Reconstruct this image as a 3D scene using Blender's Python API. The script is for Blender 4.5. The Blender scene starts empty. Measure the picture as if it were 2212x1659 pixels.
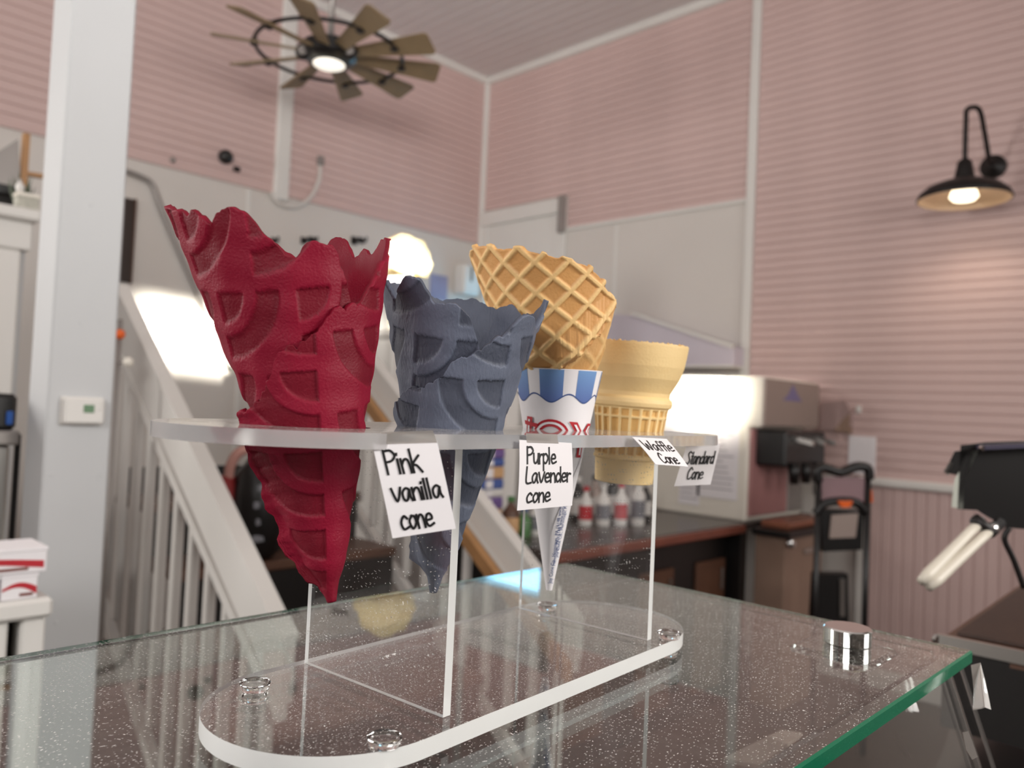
import bpy, bmesh, math, random
import numpy as np
from mathutils import Vector, Matrix, noise as mnoise
random.seed(7); rng = np.random.default_rng(7)
PI = math.pi
scn = bpy.context.scene
COL = scn.collection
CAMZ = 1.35                     # camera height over the floor; everything is laid out relative to it and lifted at the end

# ------------------------------------------------------------------ camera (two vanishing points of the room)
CR = Vector((0.6922532, -0.7202487, 0.0450254)); CU = Vector((-0.0536253, 0.0108790, 0.9985019)); CF = Vector((0.7196595, 0.6936306, 0.0310925))
FPX, IW, IH = 1728.88, 2212.0, 1659.0
cd = bpy.data.cameras.new('camera'); cam = bpy.data.objects.new('camera', cd); COL.objects.link(cam)
cd.sensor_fit = 'HORIZONTAL'; cd.sensor_width = 36.0; cd.lens = 36.0 * FPX / IW
cd.clip_start = 0.02; cd.clip_end = 60
cam.matrix_world = Matrix(((CR.x, CU.x, -CF.x, 0), (CR.y, CU.y, -CF.y, 0), (CR.z, CU.z, -CF.z, 0), (0, 0, 0, 1)))
cd.dof.use_dof = True; cd.dof.focus_distance = 0.41; cd.dof.aperture_fstop = 9.0
scn.camera = cam

# ------------------------------------------------------------------ world, exposure
w = bpy.data.worlds.new('sky'); scn.world = w; w.use_nodes = True
bg = w.node_tree.nodes['Background']; bg.inputs[0].default_value = (0.32, 0.70, 1.0, 1); bg.inputs[1].default_value = 5.5
vs = scn.view_settings
vs.view_transform = 'Standard'; vs.look = 'None'; vs.gamma = 1.0; vs.use_curve_mapping = False; vs.exposure = -0.12

# ------------------------------------------------------------------ lamps for assumed daylight and sun, and added fill
def area(name, loc, to, power, sx, sy, col=(1, 1, 1), spread=180):
    l = bpy.data.lights.new(name, 'AREA'); l.shape = 'RECTANGLE'; l.size = sx; l.size_y = sy; l.energy = power; l.color = col
    l.spread = math.radians(spread)
    o = bpy.data.objects.new(name, l); COL.objects.link(o); o.location = loc
    o.rotation_euler = (Vector(to) - Vector(loc)).to_track_quat('-Z', 'Y').to_euler()
    return o
area('fill_front', (2.2, -2.2, 0.9), (1.6, 1.6, 0.3), 48, 1.8, 1.6, (1.0, 0.97, 0.94))  # added fill lamp, a flat light over the whole room
area('assumed_daylight_right', (1.15, -1.35, 0.75), (0.42, 0.33, 0.0), 26, 0.6, 0.6, (1.0, 0.96, 0.90))  # lamp for daylight assumed from the right; no window stands there
area('assumed_daylight_left_rear', (-2.2, 4.1, 0.9), (0.3, 0.35, 0.0), 105, 1.1, 1.1, (1.0, 0.97, 0.93))  # assumed daylight rimming the cones from behind, a lamp without any wall opening
area('fill_rear', (-2.2, -0.6, 1.1), (1.2, 2.0, 1.2), 66, 1.5, 1.2, (1.0, 0.97, 0.95))  # added fill lamp that lifts the upper walls
area('assumed_sun_on_wall', (1.0, -1.6, 1.8), (2.36, 4.55, 0.33), 24, 1.20, 0.22, (1.0, 0.96, 0.84), 3)  # narrow-spread lamp for assumed sunlight on the left wall; no window is built
area('fill_ceiling', (-1.6, -2.0, 0.6), (2.4, 3.2, 2.6), 17, 1.6, 0.8, (1.0, 0.98, 0.96), 50)  # added lamp aimed upward to brighten the ceiling
area('assumed_sun_on_machine', (-1.9, 2.5, 1.25), (3.6, 2.12, 0.11), 3.0, 0.36, 0.22, (1.0, 0.95, 0.82), 4)  # narrow lamp added inside the room as assumed sun on the machine's side
area('assumed_sun_on_statue', (-0.2, -1.9, 2.2), (2.62, 3.37, 0.66), 2.0, 0.34, 0.6, (1.0, 0.95, 0.82), 3)  # added narrow beam, assumed sun that brightens the giant cone

# ------------------------------------------------------------------ pixel rays (for reading places off the photograph's geometry)
def ray(px, py): return CF + CR * ((px - IW / 2) / FPX) - CU * ((py - IH / 2) / FPX)
def PX(px, py, X): d = ray(px, py); return d * (X / d.x)
def PY(px, py, Y): d = ray(px, py); return d * (Y / d.y)
def PZ(px, py, Z): d = ray(px, py); return d * (Z / d.z)
def PD(px, py, D): return ray(px, py) * D
def PP(px, py, pt, n): d = ray(px, py); return d * (Vector(pt).dot(n) / d.dot(n))

# ------------------------------------------------------------------ materials
def lin(c):
    return tuple((x / 255 / 12.92) if x / 255 <= 0.04045 else ((x / 255 + 0.055) / 1.055) ** 2.4 for x in c)
def mat(name, srgb, rough=0.5, metal=0.0, var=0.10, scale=8.0, bump=0.0, bscale=None, **kw):
    m = bpy.data.materials.new(name); m.use_nodes = True
    nt = m.node_tree; b = nt.nodes['Principled BSDF']
    c = lin(srgb)
    tc = nt.nodes.new('ShaderNodeTexCoord'); nz = nt.nodes.new('ShaderNodeTexNoise'); nz.inputs['Scale'].default_value = scale; nz.inputs['Detail'].default_value = 4
    nt.links.new(tc.outputs['Object'], nz.inputs['Vector'])
    mx = nt.nodes.new('ShaderNodeMix'); mx.data_type = 'RGBA'
    mx.inputs['A'].default_value = tuple(x * (1 - var) for x in c) + (1,); mx.inputs['B'].default_value = tuple(min(1, x * (1 + var)) for x in c) + (1,)
    nt.links.new(nz.outputs['Fac'], mx.inputs['Factor']); nt.links.new(mx.outputs['Result'], b.inputs['Base Color'])
    b.inputs['Roughness'].default_value = rough; b.inputs['Metallic'].default_value = metal
    if bump:
        n2 = nt.nodes.new('ShaderNodeTexNoise'); n2.inputs['Scale'].default_value = bscale or scale * 6; n2.inputs['Detail'].default_value = 5
        nt.links.new(tc.outputs['Object'], n2.inputs['Vector'])
        bp = nt.nodes.new('ShaderNodeBump'); bp.inputs['Strength'].default_value = bump; bp.inputs['Distance'].default_value = 0.001
        nt.links.new(n2.outputs['Fac'], bp.inputs['Height']); nt.links.new(bp.outputs['Normal'], b.inputs['Normal'])
    for k, v in kw.items(): b.inputs[k.replace('_', ' ')].default_value = v
    return m
def emis(name, srgb, s):
    m = mat(name, srgb, 0.5); b = m.node_tree.nodes['Principled BSDF']; b.inputs['Emission Color'].default_value = lin(srgb) + (1,); b.inputs['Emission Strength'].default_value = s
    return m
def clear(name, tint, ior, film=0.0, specks=0.0, scale=420.0, rough=0.0, upright=False):
    """clear sheet: real refraction, with dust lying on it"""
    m = bpy.data.materials.new(name); m.use_nodes = True; nt = m.node_tree; b = nt.nodes['Principled BSDF']; out = nt.nodes['Material Output']
    b.inputs['Base Color'].default_value = tint + (1,); b.inputs['Transmission Weight'].default_value = 1; b.inputs['IOR'].default_value = ior; b.inputs['Roughness'].default_value = rough
    if film or specks:
        tc = nt.nodes.new('ShaderNodeTexCoord'); src = tc.outputs['Object']
        if upright:                      # dust is laid out in the sheet's own plane
            sx = nt.nodes.new('ShaderNodeSeparateXYZ'); cx = nt.nodes.new('ShaderNodeCombineXYZ'); nt.links.new(src, sx.inputs[0])
            nt.links.new(sx.outputs['Y'], cx.inputs['X']); nt.links.new(sx.outputs['Z'], cx.inputs['Y']); src = cx.outputs[0]
        df = nt.nodes.new('ShaderNodeBsdfDiffuse'); df.inputs[0].default_value = (0.85, 0.83, 0.80, 1)
        ms = nt.nodes.new('ShaderNodeMixShader')
        def math_(op, a, bb=None, clampit=False):
            n = nt.nodes.new('ShaderNodeMath'); n.operation = op; n.use_clamp = clampit
            for i, v in enumerate((a, bb)):
                if v is None: continue
                if isinstance(v, (int, float)): n.inputs[i].default_value = v
                else: nt.links.new(v, n.inputs[i])
            return n.outputs[0]
        nz = nt.nodes.new('ShaderNodeTexNoise'); nz.inputs['Scale'].default_value = 35; nz.inputs['Detail'].default_value = 5; nt.links.new(tc.outputs['Object'], nz.inputs['Vector'])
        fac = math_('MULTIPLY', math_('SUBTRACT', nz.outputs['Fac'], 0.25, True), film * 4)
        if specks:
            for sc, th, dist in ((scale, 0.13, 0.0), (scale * 0.37, 0.05, 0.0)):
                mp = nt.nodes.new('ShaderNodeMapping'); mp.inputs['Rotation'].default_value = (0, 0, sc); mp.inputs['Scale'].default_value = (1, 1.8 if sc > 250 else 1.3, 1); nt.links.new(src, mp.inputs['Vector'])
                nw = nt.nodes.new('ShaderNodeTexNoise'); nw.inputs['Scale'].default_value = sc * 0.8; nt.links.new(mp.outputs['Vector'], nw.inputs['Vector'])
                va = nt.nodes.new('ShaderNodeVectorMath'); va.operation = 'MULTIPLY_ADD'; va.inputs[1].default_value = (1.2 / sc,) * 3
                nt.links.new(nw.outputs['Color'], va.inputs[0]); nt.links.new(mp.outputs['Vector'], va.inputs[2])
                vo = nt.nodes.new('ShaderNodeTexVoronoi'); vo.voronoi_dimensions = '2D'; vo.inputs['Scale'].default_value = sc; nt.links.new(va.outputs[0], vo.inputs['Vector'])
                vo.inputs['Randomness'].default_value = 1.0
                keep = math_('GREATER_THAN', vo.outputs['Color'], 0.62 if not upright else 0.72)
                fac = math_('MAXIMUM', fac, math_('MULTIPLY', math_('MULTIPLY', math_('LESS_THAN', vo.outputs['Distance'], th), keep), specks))
        nt.links.new(fac, ms.inputs[0]); nt.links.new(b.outputs[0], ms.inputs[1]); nt.links.new(df.outputs[0], ms.inputs[2]); nt.links.new(ms.outputs[0], out.inputs[0])
    return m
M = {}
M['shade'] = mat('dark_unseen_wall', (112, 98, 92), 0.6)  # unseen walls, kept dark to dim reflections in the clear sheets
M['pink'] = mat('pink_paint', (207, 180, 175), 0.55, var=0.10, scale=3.0)
M['white'] = mat('white_paint', (222, 219, 214), 0.5, var=0.04, scale=4.0)
M['panel'] = mat('white_wall_panel', (212, 206, 200), 0.42, var=0.04, scale=2.0)
M['postw'] = mat('white_post_paint', (194, 195, 196), 0.5, var=0.03, scale=6.0, bump=0.05, bscale=60)
M['ceil'] = mat('grey_white_ceiling', (214, 206, 204), 0.6, var=0.05, scale=3)
M['floor'] = mat('brown_floor', (74, 58, 50), 0.5, var=0.25, scale=5)
M['black'] = mat('black_plastic', (20, 18, 18), 0.35, var=0.2)
M['blackm'] = mat('black_metal', (26, 21, 20), 0.45, 0.3, var=0.2)
M['darkwood'] = mat('dark_wood', (88, 58, 42), 0.45, var=0.3, scale=14)
M['wood'] = mat('oak_wood', (172, 128, 84), 0.5, var=0.22, scale=16)
M['fanwood'] = mat('weathered_wood', (128, 108, 80), 0.55, var=0.2, scale=14)
M['steel'] = mat('steel', (186, 184, 180), 0.28, 1.0, var=0.06)
M['chrome'] = mat('chrome', (232, 232, 230), 0.06, 1.0, var=0.02)
M['grey'] = mat('grey_metal', (150, 144, 140), 0.4, 0.4, var=0.06)
M['taupe'] = mat('taupe_laminate', (150, 124, 108), 0.5, var=0.08)
M['machw'] = mat('ivory_enamel', (232, 226, 214), 0.35, var=0.03)
M['machg'] = mat('grey_and_shaded_panel', (158, 142, 134), 0.4, 0.15, var=0.05)
M['pinkpl'] = mat('dusty_pink_plastic', (168, 120, 118), 0.5, var=0.08)
M['paper'] = mat('white_paper', (238, 234, 236), 0.7, var=0.02, scale=30)
M['ink'] = mat('black_ink', (14, 12, 14), 0.5, var=0.1)
M['print'] = mat('grey_print', (120, 120, 126), 0.7, var=0.1)
M['tape'] = mat('frosted_tape', (214, 208, 202), 0.35, var=0.03, Transmission_Weight=0.8)
M['red'] = mat('red_print', (186, 30, 44), 0.5, var=0.1)
M['rbox'] = mat('red_case', (130, 34, 34), 0.5, var=0.2)
M['orange'] = mat('orange_plastic', (226, 96, 20), 0.4, var=0.1)
M['bluep'] = mat('blue_print', (74, 96, 160), 0.6, var=0.1)
M['purp'] = mat('violet_print', (116, 92, 150), 0.6, var=0.1)
M['tan'] = mat('tan_carton', (206, 164, 120), 0.6, var=0.1)
M['green'] = mat('green_plastic', (70, 120, 66), 0.4, var=0.2)
M['rimg'] = mat('rim_sheen_grey', (176, 178, 168), 0.35, var=0.06)  # flat pale tone standing for the bright reflection on a steel rim
M['lcd'] = mat('green_lcd', (92, 128, 92), 0.3, var=0.1)
M['lamp'] = emis('lit_bulb', (255, 238, 205), 3.2)
M['led'] = emis('lit_frosted_lens', (255, 246, 232), 1.0)
M['enamel'] = mat('cream_enamel', (224, 200, 176), 0.35, var=0.03)
M['dark'] = mat('dark_interior', (30, 26, 24), 0.6, var=0.15)
M['leafy'] = mat('grey_green_leaf', (84, 92, 74), 0.6, var=0.25)
M['acry'] = clear('clear_acrylic_dusty', (0.985, 0.985, 0.98), 1.49, 0.008, 0.95, 380)
M['acrys'] = clear('clear_acrylic_sheet', (0.99, 0.99, 0.99), 1.49, 0.010, 0.55, 330, upright=True)
M['acryp'] = clear('clear_plastic', (0.97, 0.97, 0.96), 1.46, rough=0.03)
M['acrysh'] = clear('clear_acrylic_shelf', (0.99, 0.99, 0.985), 1.49, 0.10, 0.8, 420)
M['glass'] = clear('dusty_glass', (0.88, 0.955, 0.925), 1.52, 0.012, 0.8, 300)
M['pane'] = clear('clear_glass', (0.96, 0.98, 0.97), 1.5)
def edge_mat(name, srgb, tr, rough, emiss=0):
    return mat(name, srgb, rough, var=0.03, scale=40, Transmission_Weight=tr, IOR=1.45)
M['aedge'] = edge_mat('frosted_acrylic_edge', (250, 250, 248), 0.30, 0.32)
M['sedge'] = edge_mat('sawn_acrylic_edge', (246, 244, 244), 0.72, 0.22)
M['gedge'] = edge_mat('green_glass_edge', (30, 122, 88), 0.35, 0.12)

def cookie(name, srgb, srgb2, rough, transl, bump, bscale, stretch=(1, 1, 1), sss=0.0):
    """baked wafer: colour by the depth of the pressed pattern (attribute relief), slightly translucent"""
    m = bpy.data.materials.new(name); m.use_nodes = True; nt = m.node_tree; b = nt.nodes['Principled BSDF']; out = nt.nodes['Material Output']
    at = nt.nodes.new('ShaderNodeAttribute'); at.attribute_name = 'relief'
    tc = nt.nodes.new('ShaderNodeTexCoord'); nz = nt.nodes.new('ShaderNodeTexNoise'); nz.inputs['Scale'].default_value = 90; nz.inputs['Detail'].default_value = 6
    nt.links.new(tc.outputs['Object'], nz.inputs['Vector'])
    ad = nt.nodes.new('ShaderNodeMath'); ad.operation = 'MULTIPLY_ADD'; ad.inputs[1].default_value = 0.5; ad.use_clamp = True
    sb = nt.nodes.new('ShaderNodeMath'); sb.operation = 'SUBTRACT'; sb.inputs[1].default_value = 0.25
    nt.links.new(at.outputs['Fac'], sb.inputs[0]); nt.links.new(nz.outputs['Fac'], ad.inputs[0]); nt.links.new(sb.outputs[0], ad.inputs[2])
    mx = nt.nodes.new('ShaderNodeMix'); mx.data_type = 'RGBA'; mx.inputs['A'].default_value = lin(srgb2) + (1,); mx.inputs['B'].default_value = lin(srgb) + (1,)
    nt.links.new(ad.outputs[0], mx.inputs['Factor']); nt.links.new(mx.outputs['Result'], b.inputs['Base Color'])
    b.inputs['Roughness'].default_value = rough
    if sss: b.inputs['Subsurface Weight'].default_value = sss; b.inputs['Subsurface Radius'].default_value = (0.006, 0.002, 0.001); b.inputs['Subsurface Scale'].default_value = 1.0
    mp = nt.nodes.new('ShaderNodeMapping'); mp.inputs['Scale'].default_value = stretch; nt.links.new(tc.outputs['Object'], mp.inputs['Vector'])
    n2 = nt.nodes.new('ShaderNodeTexNoise'); n2.inputs['Scale'].default_value = bscale; n2.inputs['Detail'].default_value = 4; nt.links.new(mp.outputs[0], n2.inputs['Vector'])
    bp = nt.nodes.new('ShaderNodeBump'); bp.inputs['Strength'].default_value = bump; bp.inputs['Distance'].default_value = 0.0006
    nt.links.new(n2.outputs['Fac'], bp.inputs['Height']); nt.links.new(bp.outputs['Normal'], b.inputs['Normal'])
    if transl:
        tr = nt.nodes.new('ShaderNodeBsdfTranslucent'); nt.links.new(mx.outputs['Result'], tr.inputs[0])
        ms = nt.nodes.new('ShaderNodeMixShader'); ms.inputs[0].default_value = transl
        nt.links.new(b.outputs[0], ms.inputs[1]); nt.links.new(tr.outputs[0], ms.inputs[2]); nt.links.new(ms.outputs[0], out.inputs[0])
    return m
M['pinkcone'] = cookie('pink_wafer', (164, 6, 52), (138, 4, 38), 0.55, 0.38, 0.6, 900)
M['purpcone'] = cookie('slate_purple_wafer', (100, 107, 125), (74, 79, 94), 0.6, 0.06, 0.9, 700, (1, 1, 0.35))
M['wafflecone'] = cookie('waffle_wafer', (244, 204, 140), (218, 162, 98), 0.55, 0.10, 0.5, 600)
M['cakecone'] = cookie('pale_wafer', (250, 220, 160), (234, 190, 118), 0.6, 0.14, 0.35, 500)  # second tone darkens the grooves, painting in the shade of the flutes
M['scoop'] = mat('cream_scoop', (250, 226, 176), 0.6, var=0.10, scale=10)
M['scone'] = mat('pale_cone_plaster', (246, 236, 214), 0.6, var=0.05, scale=10)

# ------------------------------------------------------------------ builders
def tag(o, label, cat, group=None):
    o['label'] = label; o['category'] = cat
    if group: o['group'] = group
    return o
def thing(name, label, cat, loc, group=None):
    o = bpy.data.objects.new(name, None); COL.objects.link(o); o.location = loc; o.empty_display_size = 0.05
    return tag(o, label, cat, group)
def rootloc(p):
    v = Vector((0, 0, 0))
    while p is not None: v += p.location; p = p.parent
    return v
def link(name, me, m, parent, origin=None):
    if m is not None:
        for mm in (m if isinstance(m, (list, tuple)) else [m]): me.materials.append(mm)
    o = bpy.data.objects.new(name, me); COL.objects.link(o)
    n = len(me.vertices); co = np.empty(n * 3, np.float32); me.vertices.foreach_get('co', co); co = co.reshape(-1, 3)
    if parent is not None:
        o.parent = parent; off = np.array(rootloc(parent), np.float32); co -= off
    else:
        lo, hi = co.min(0), co.max(0); off = np.array((*((lo + hi) / 2)[:2], lo[2]), np.float32); co -= off; o.location = off
    me.vertices.foreach_set('co', co.ravel()); me.update()
    return o
def ob(name, bm, m, parent=None, smooth=False, auto=None):
    me = bpy.data.meshes.new(name)
    bmesh.ops.recalc_face_normals(bm, faces=bm.faces[:])
    bm.to_mesh(me); bm.free()
    if smooth:
        me.polygons.foreach_set('use_smooth', [True] * len(me.polygons))
        if auto: me.set_sharp_from_angle(angle=math.radians(auto))
    return link(name, me, m, parent)
def struct(name, bm, m, parent=None, **k):
    o = ob(name, bm, m, parent, **k)
    if parent is None: o['kind'] = 'structure'
    return o
def B(): return bmesh.new()
def box(bm, lo, hi, bev=0.0, mi=0):
    lo = Vector(lo); hi = Vector(hi); c = (lo + hi) / 2; s = hi - lo
    r = bmesh.ops.create_cube(bm, size=1, matrix=Matrix.Translation(c) @ Matrix.Diagonal((abs(s.x), abs(s.y), abs(s.z), 1)))
    fs = {f for v in r['verts'] for f in v.link_faces}
    for f in fs: f.material_index = mi
    if bev: bmesh.ops.bevel(bm, geom=list({e for v in r['verts'] for e in v.link_edges}), offset=bev, segments=1, affect='EDGES')
    return bm
def hexa(bm, p):
    """solid from 8 corners: bottom quad 0-3, top quad 4-7"""
    v = [bm.verts.new(Vector(q)) for q in p]
    for f in ((3, 2, 1, 0), (4, 5, 6, 7), (0, 1, 5, 4), (1, 2, 6, 5), (2, 3, 7, 6), (3, 0, 4, 7)): bm.faces.new([v[i] for i in f])
    return bm
def prism(bm, poly, off):
    """extrude polygon (3-D points) by vector"""
    a = [bm.verts.new(Vector(p)) for p in poly]; b = [bm.verts.new(Vector(p) + Vector(off)) for p in poly]; n = len(a)
    bm.faces.new(a[::-1]); bm.faces.new(b)
    for i in range(n): bm.faces.new((a[i], a[(i + 1) % n], b[(i + 1) % n], b[i]))
    return bm
def frame(ax):
    ax = Vector(ax).normalized(); t = Vector((0, 0, 1)) if abs(ax.z) < 0.9 else Vector((1, 0, 0))
    u = ax.cross(t).normalized(); return u, ax.cross(u), ax
def lathe(bm, o, ax, prof, n=24, cap0=True, cap1=True, mi=0):
    """profile of (height along axis, radius)"""
    u, v, a = frame(ax); o = Vector(o); rings = []
    for h, r in prof: rings.append([bm.verts.new(o + a * h + (u * math.cos(t) + v * math.sin(t)) * max(r, 1e-5)) for t in (2 * PI * i / n for i in range(n))])
    for k in range(len(rings) - 1):
        for i in range(n):
            f = bm.faces.new((rings[k][i], rings[k][(i + 1) % n], rings[k + 1][(i + 1) % n], rings[k + 1][i])); f.material_index = mi
    if cap0: bm.faces.new(rings[0][::-1]).material_index = mi
    if cap1: bm.faces.new(rings[-1]).material_index = mi
    return bm
def tube(bm, pts, r, n=10):
    pts = [Vector(p) for p in pts]; rings = []; u = None
    for i, p in enumerate(pts):
        d = (pts[min(i + 1, len(pts) - 1)] - pts[max(i - 1, 0)]).normalized()
        if u is None: u = frame(d)[0]
        u = (u - d * u.dot(d)).normalized(); v = d.cross(u); rr = r[i] if isinstance(r, (list, tuple)) else r
        rings.append([bm.verts.new(p + (u * math.cos(t) + v * math.sin(t)) * rr) for t in (2 * PI * k / n for k in range(n))])
    for k in range(len(rings) - 1):
        for i in range(n): bm.faces.new((rings[k][i], rings[k][(i + 1) % n], rings[k + 1][(i + 1) % n], rings[k + 1][i]))
    bm.faces.new(rings[0][::-1]); bm.faces.new(rings[-1])
    return bm
def cyl(bm, p, q, r, n=16): return tube(bm, [p, q], r, n)
def rbox(p0, p1, h, t, up=(0, 0, 1)):
    """bar between two points, h high (along up) and t thick (sideways)"""
    bm = B(); p0 = Vector(p0); p1 = Vector(p1); d = (p1 - p0).normalized(); s = d.cross(Vector(up)).normalized() * t / 2; u = Vector(up) * h / 2
    return hexa(bm, [p0 - s - u, p0 + s - u, p1 + s - u, p1 - s - u, p0 - s + u, p0 + s + u, p1 + s + u, p1 - s + u])
def smooth_path(pts, k=6):
    pts = [Vector(p) for p in pts]; out = []
    for i in range(len(pts) - 1):
        a, b, c, d = pts[max(i - 1, 0)], pts[i], pts[i + 1], pts[min(i + 2, len(pts) - 1)]
        for j in range(k):
            t = j / k; out.append(0.5 * ((2 * b) + (c - a) * t + (2 * a - 5 * b + 4 * c - d) * t * t + (3 * b - a - 3 * c + d) * t ** 3))
    out.append(pts[-1]); return out
def copyob(o, parent, loc=None, name=None):
    c = o.copy(); COL.objects.link(c); c.parent = parent
    if loc is not None: c.location = loc
    return c

# ================================================================== THE ROOM
XW, YW, ZC, ZF, ZP = 4.34, 4.60, 2.62, -CAMZ, 1.30
XB, YB = -2.6, -3.0
struct('floor', box(B(), (XB - .2, YB - .2, ZF - .2), (XW + .2, YW + .2, ZF)), M['floor'])
wl = struct('wall_left', box(B(), (XB - .2, YW, ZF), (XW + .2, YW + .2, ZC + .2)), M['panel'])
struct('wall_back', box(B(), (XB - .2, YB - .2, ZF), (XW + .2, YB, ZC + .2)), M['shade'])
struct('wall_side', box(B(), (XB - .2, YB, ZF), (XB, YW, ZC + .2)), M['shade'])
# right wall round the glazed opening next to the corner
y0, y1, z1 = 3.80, 4.50, 1.02
bm = B(); box(bm, (XW, YB, ZF), (XW + .15, y0, ZC + .2)); box(bm, (XW, y0, z1), (XW + .15, y1, ZC + .2)); box(bm, (XW, y1, ZF), (XW + .15, YW, ZC + .2))
wr = struct('wall_right', bm, M['panel'])
cl = struct('ceiling', box(B(), (XB - .2, YB - .2, ZC), (XW + .2, YW + .2, ZC + .2)), M['ceil'])

def plank_run(parent, axis, a0, a1, zs, ze, pitch, wall, m):
    """horizontal boards, each its own object, sharing one mesh"""
    n = max(1, round((ze - zs) / pitch)); h = (ze - zs) / n; first = None
    for i in range(n):
        z = zs + i * h
        if first is None:
            bm = B()
            if axis == 'x': box(bm, (a0, wall - .014, z + .0006), (a1, wall, z + h - .0006), .0045)
            else: box(bm, (wall - .014, a0, z + .0006), (wall, a1, z + h - .0006), .0045)
            first = ob('plank', bm, m, parent)
        else: copyob(first, parent, first.location + Vector((0, 0, i * h)), 'plank')
plank_run(wl, 'x', 0.2, XW - .03, ZP, ZC, .055, YW, M['pink'])
plank_run(wr, 'y', 2.30, YW - .03, 1.55, ZC, .055, XW, M['pink'])
plank_run(wr, 'y', 2.30, 3.70, ZP, 1.55, .055, XW, M['pink'])
plank_run(wr, 'y', -0.6, 2.25, -.275, ZC, .050, XW, M['pink'])
# vertical beadboard under the cap rail
n = 40; first = None
for i in range(n):
    yy = -0.6 + i * 0.0535
    if first is None: first = ob('plank', box(B(), (XW - .014, yy, ZF + .1), (XW, yy + .052, -.31), .005), M['pink'], wr)
    else: copyob(first, wr, first.location + Vector((0, i * 0.0535, 0)))
# ceiling boards run towards the corner
first = None
for i in range(30):
    xx = 1.6 + i * 0.092
    if xx > XW - .06: break
    if first is None: first = ob('plank', box(B(), (xx, 1.0, ZC - .014), (xx + .09, YW - .03, ZC), .006), M['ceil'], cl)
    else: copyob(first, cl, first.location + Vector((i * 0.092, 0, 0)))
# trims
struct('trim_1', box(B(), (XW - .045, YW - .045, ZF), (XW, YW, ZC), .01), M['white'])
struct('trim_2', box(B(), (XW - .03, 2.25, ZF), (XW, 2.305, ZC), .006), M['white'])
struct('trim_3', box(B(), (PY(598, 200, YW).x, YW - .045, ZP - .05), (PY(598, 200, YW).x + .10, YW, ZC), .008), M['white'])
struct('trim_4', box(B(), (0.2, YW - .05, ZC - .06), (XW, YW, ZC), .012), M['white'])
struct('trim_5', box(B(), (XW - .05, 0.5, ZC - .06), (XW, YW, ZC), .012), M['white'])
struct('trim_6', box(B(), (XW - .045, -0.6, -.315), (XW, 1.60, -.27), .010), M['white'])
struct('trim_7', box(B(), (XW - .035, 1.545, ZF), (XW, 1.60, -.315), .006), M['white'])
struct('trim_8', box(B(), (XW - .02, 2.30, ZP - .012), (XW, 3.70, ZP + .012), .004), M['white'])
struct('trim_9', box(B(), (0.2, YW - .02, ZP - .014), (XW - .04, YW, ZP + .010), .004), M['pink'])
struct('baseboard_right', box(B(), (XW - .02, -0.6, ZF), (XW, 3.7, ZF + .1), .004), M['white'])
# seams between the wall panels
struct('trim_10', box(B(), (PY(536, 430, YW).x - .012, YW - .008, ZF), (PY(536, 430, YW).x + .012, YW, ZP - .02), .002), M['white'])
struct('trim_11', box(B(), (XW - .008, 3.25, ZF), (XW, 3.275, ZP - .02), .002), M['white'])
# casing and glazed door by the corner
bm = B(); box(bm, (XW - .03, 3.70, ZF), (XW, 3.80, 1.53), .005); box(bm, (XW - .03, 4.5, ZF), (XW, 4.56, 1.53), .005); box(bm, (XW - .03, 3.80, 1.02), (XW, 4.5, 1.14), .005); box(bm, (XW - .018, 3.80, 1.14), (XW, 4.5, 1.42), .003); box(bm, (XW - .05, 3.70, 1.42), (XW, 4.56, 1.53), .006)
dr = struct('door_1', bm, M['white'])
ob('pane', box(B(), (XW + .05, 3.80, .25), (XW + .056, 4.5, 1.02)), M['pane'], dr)
ob('door_rail', box(B(), (XW + .03, 3.80, ZF), (XW + .075, 4.5, .25), .004), M['white'], dr)
ob('casing_edge', box(B(), (XW - .075, 3.695, 1.27), (XW - .03, 3.74, 1.535), .004), M['grey'], dr)

# ================================================================== LEFT SIDE
# white square post with thermostat
bm = B(); box(bm, (.502, 1.75, ZF), (.625, 1.873, ZC), .004)
post = struct('pillar', bm, M['postw']); tag(post, 'white painted square post standing left of the cones with a thermostat on it', 'post'); post['kind'] = 'thing'
for px, py in ((197, 442), (175, 698), (110, 1025), (78, 1130), (122, 1345), (215, 1025)):
    p = PY(px, py, 1.75)
    if .51 < p.x < .62: ob('screw_head', lathe(B(), (p.x, 1.7505, p.z), (0, -1, 0), [(0, .0045), (.0012, .004), (.0016, .0015)], 12), M['postw'], post)
th = thing('thermostat', 'small white wall thermostat with a green display on the post', 'thermostat', (.564, 1.75, -.07))
ob('housing', box(B(), (.527, 1.728, -.069), (.603, 1.75, -.018), .004), M['white'], th)
ob('backplate', box(B(), (.524, 1.744, -.072), (.606, 1.75, -.015), .002), M['white'], th)
ob('display', box(B(), (.562, 1.7265, -.046), (.582, 1.729, -.030), .0008), M['lcd'], th)
for k in range(2): ob('button', box(B(), (.589, 1.7265, -.040 + k * .010), (.596, 1.729, -.034 + k * .010), .001), M['white'], th)

# hutch, frame and small things far left
Y3 = 3.0
cb = thing('hutch', 'white beadboard hutch at the far left behind the post', 'cabinet', (.6, 3.2, ZF))
ob('top_board', box(B(), (.2, 2.96, .545), (.80, 3.45, .585), .008), M['white'], cb)
ob('frieze', box(B(), (.2, 2.995, .45), (.785, 3.44, .545), .006), M['white'], cb)
for k in range(6): ob('plank', box(B(), (.25 + k * .085, 3.0, ZF), (.333 + k * .085, 3.03, .45), .008), M['white'], cb)
ob('body', box(B(), (.24, 3.03, ZF), (.775, 3.44, .45), .004), M['postw'], cb)
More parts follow.
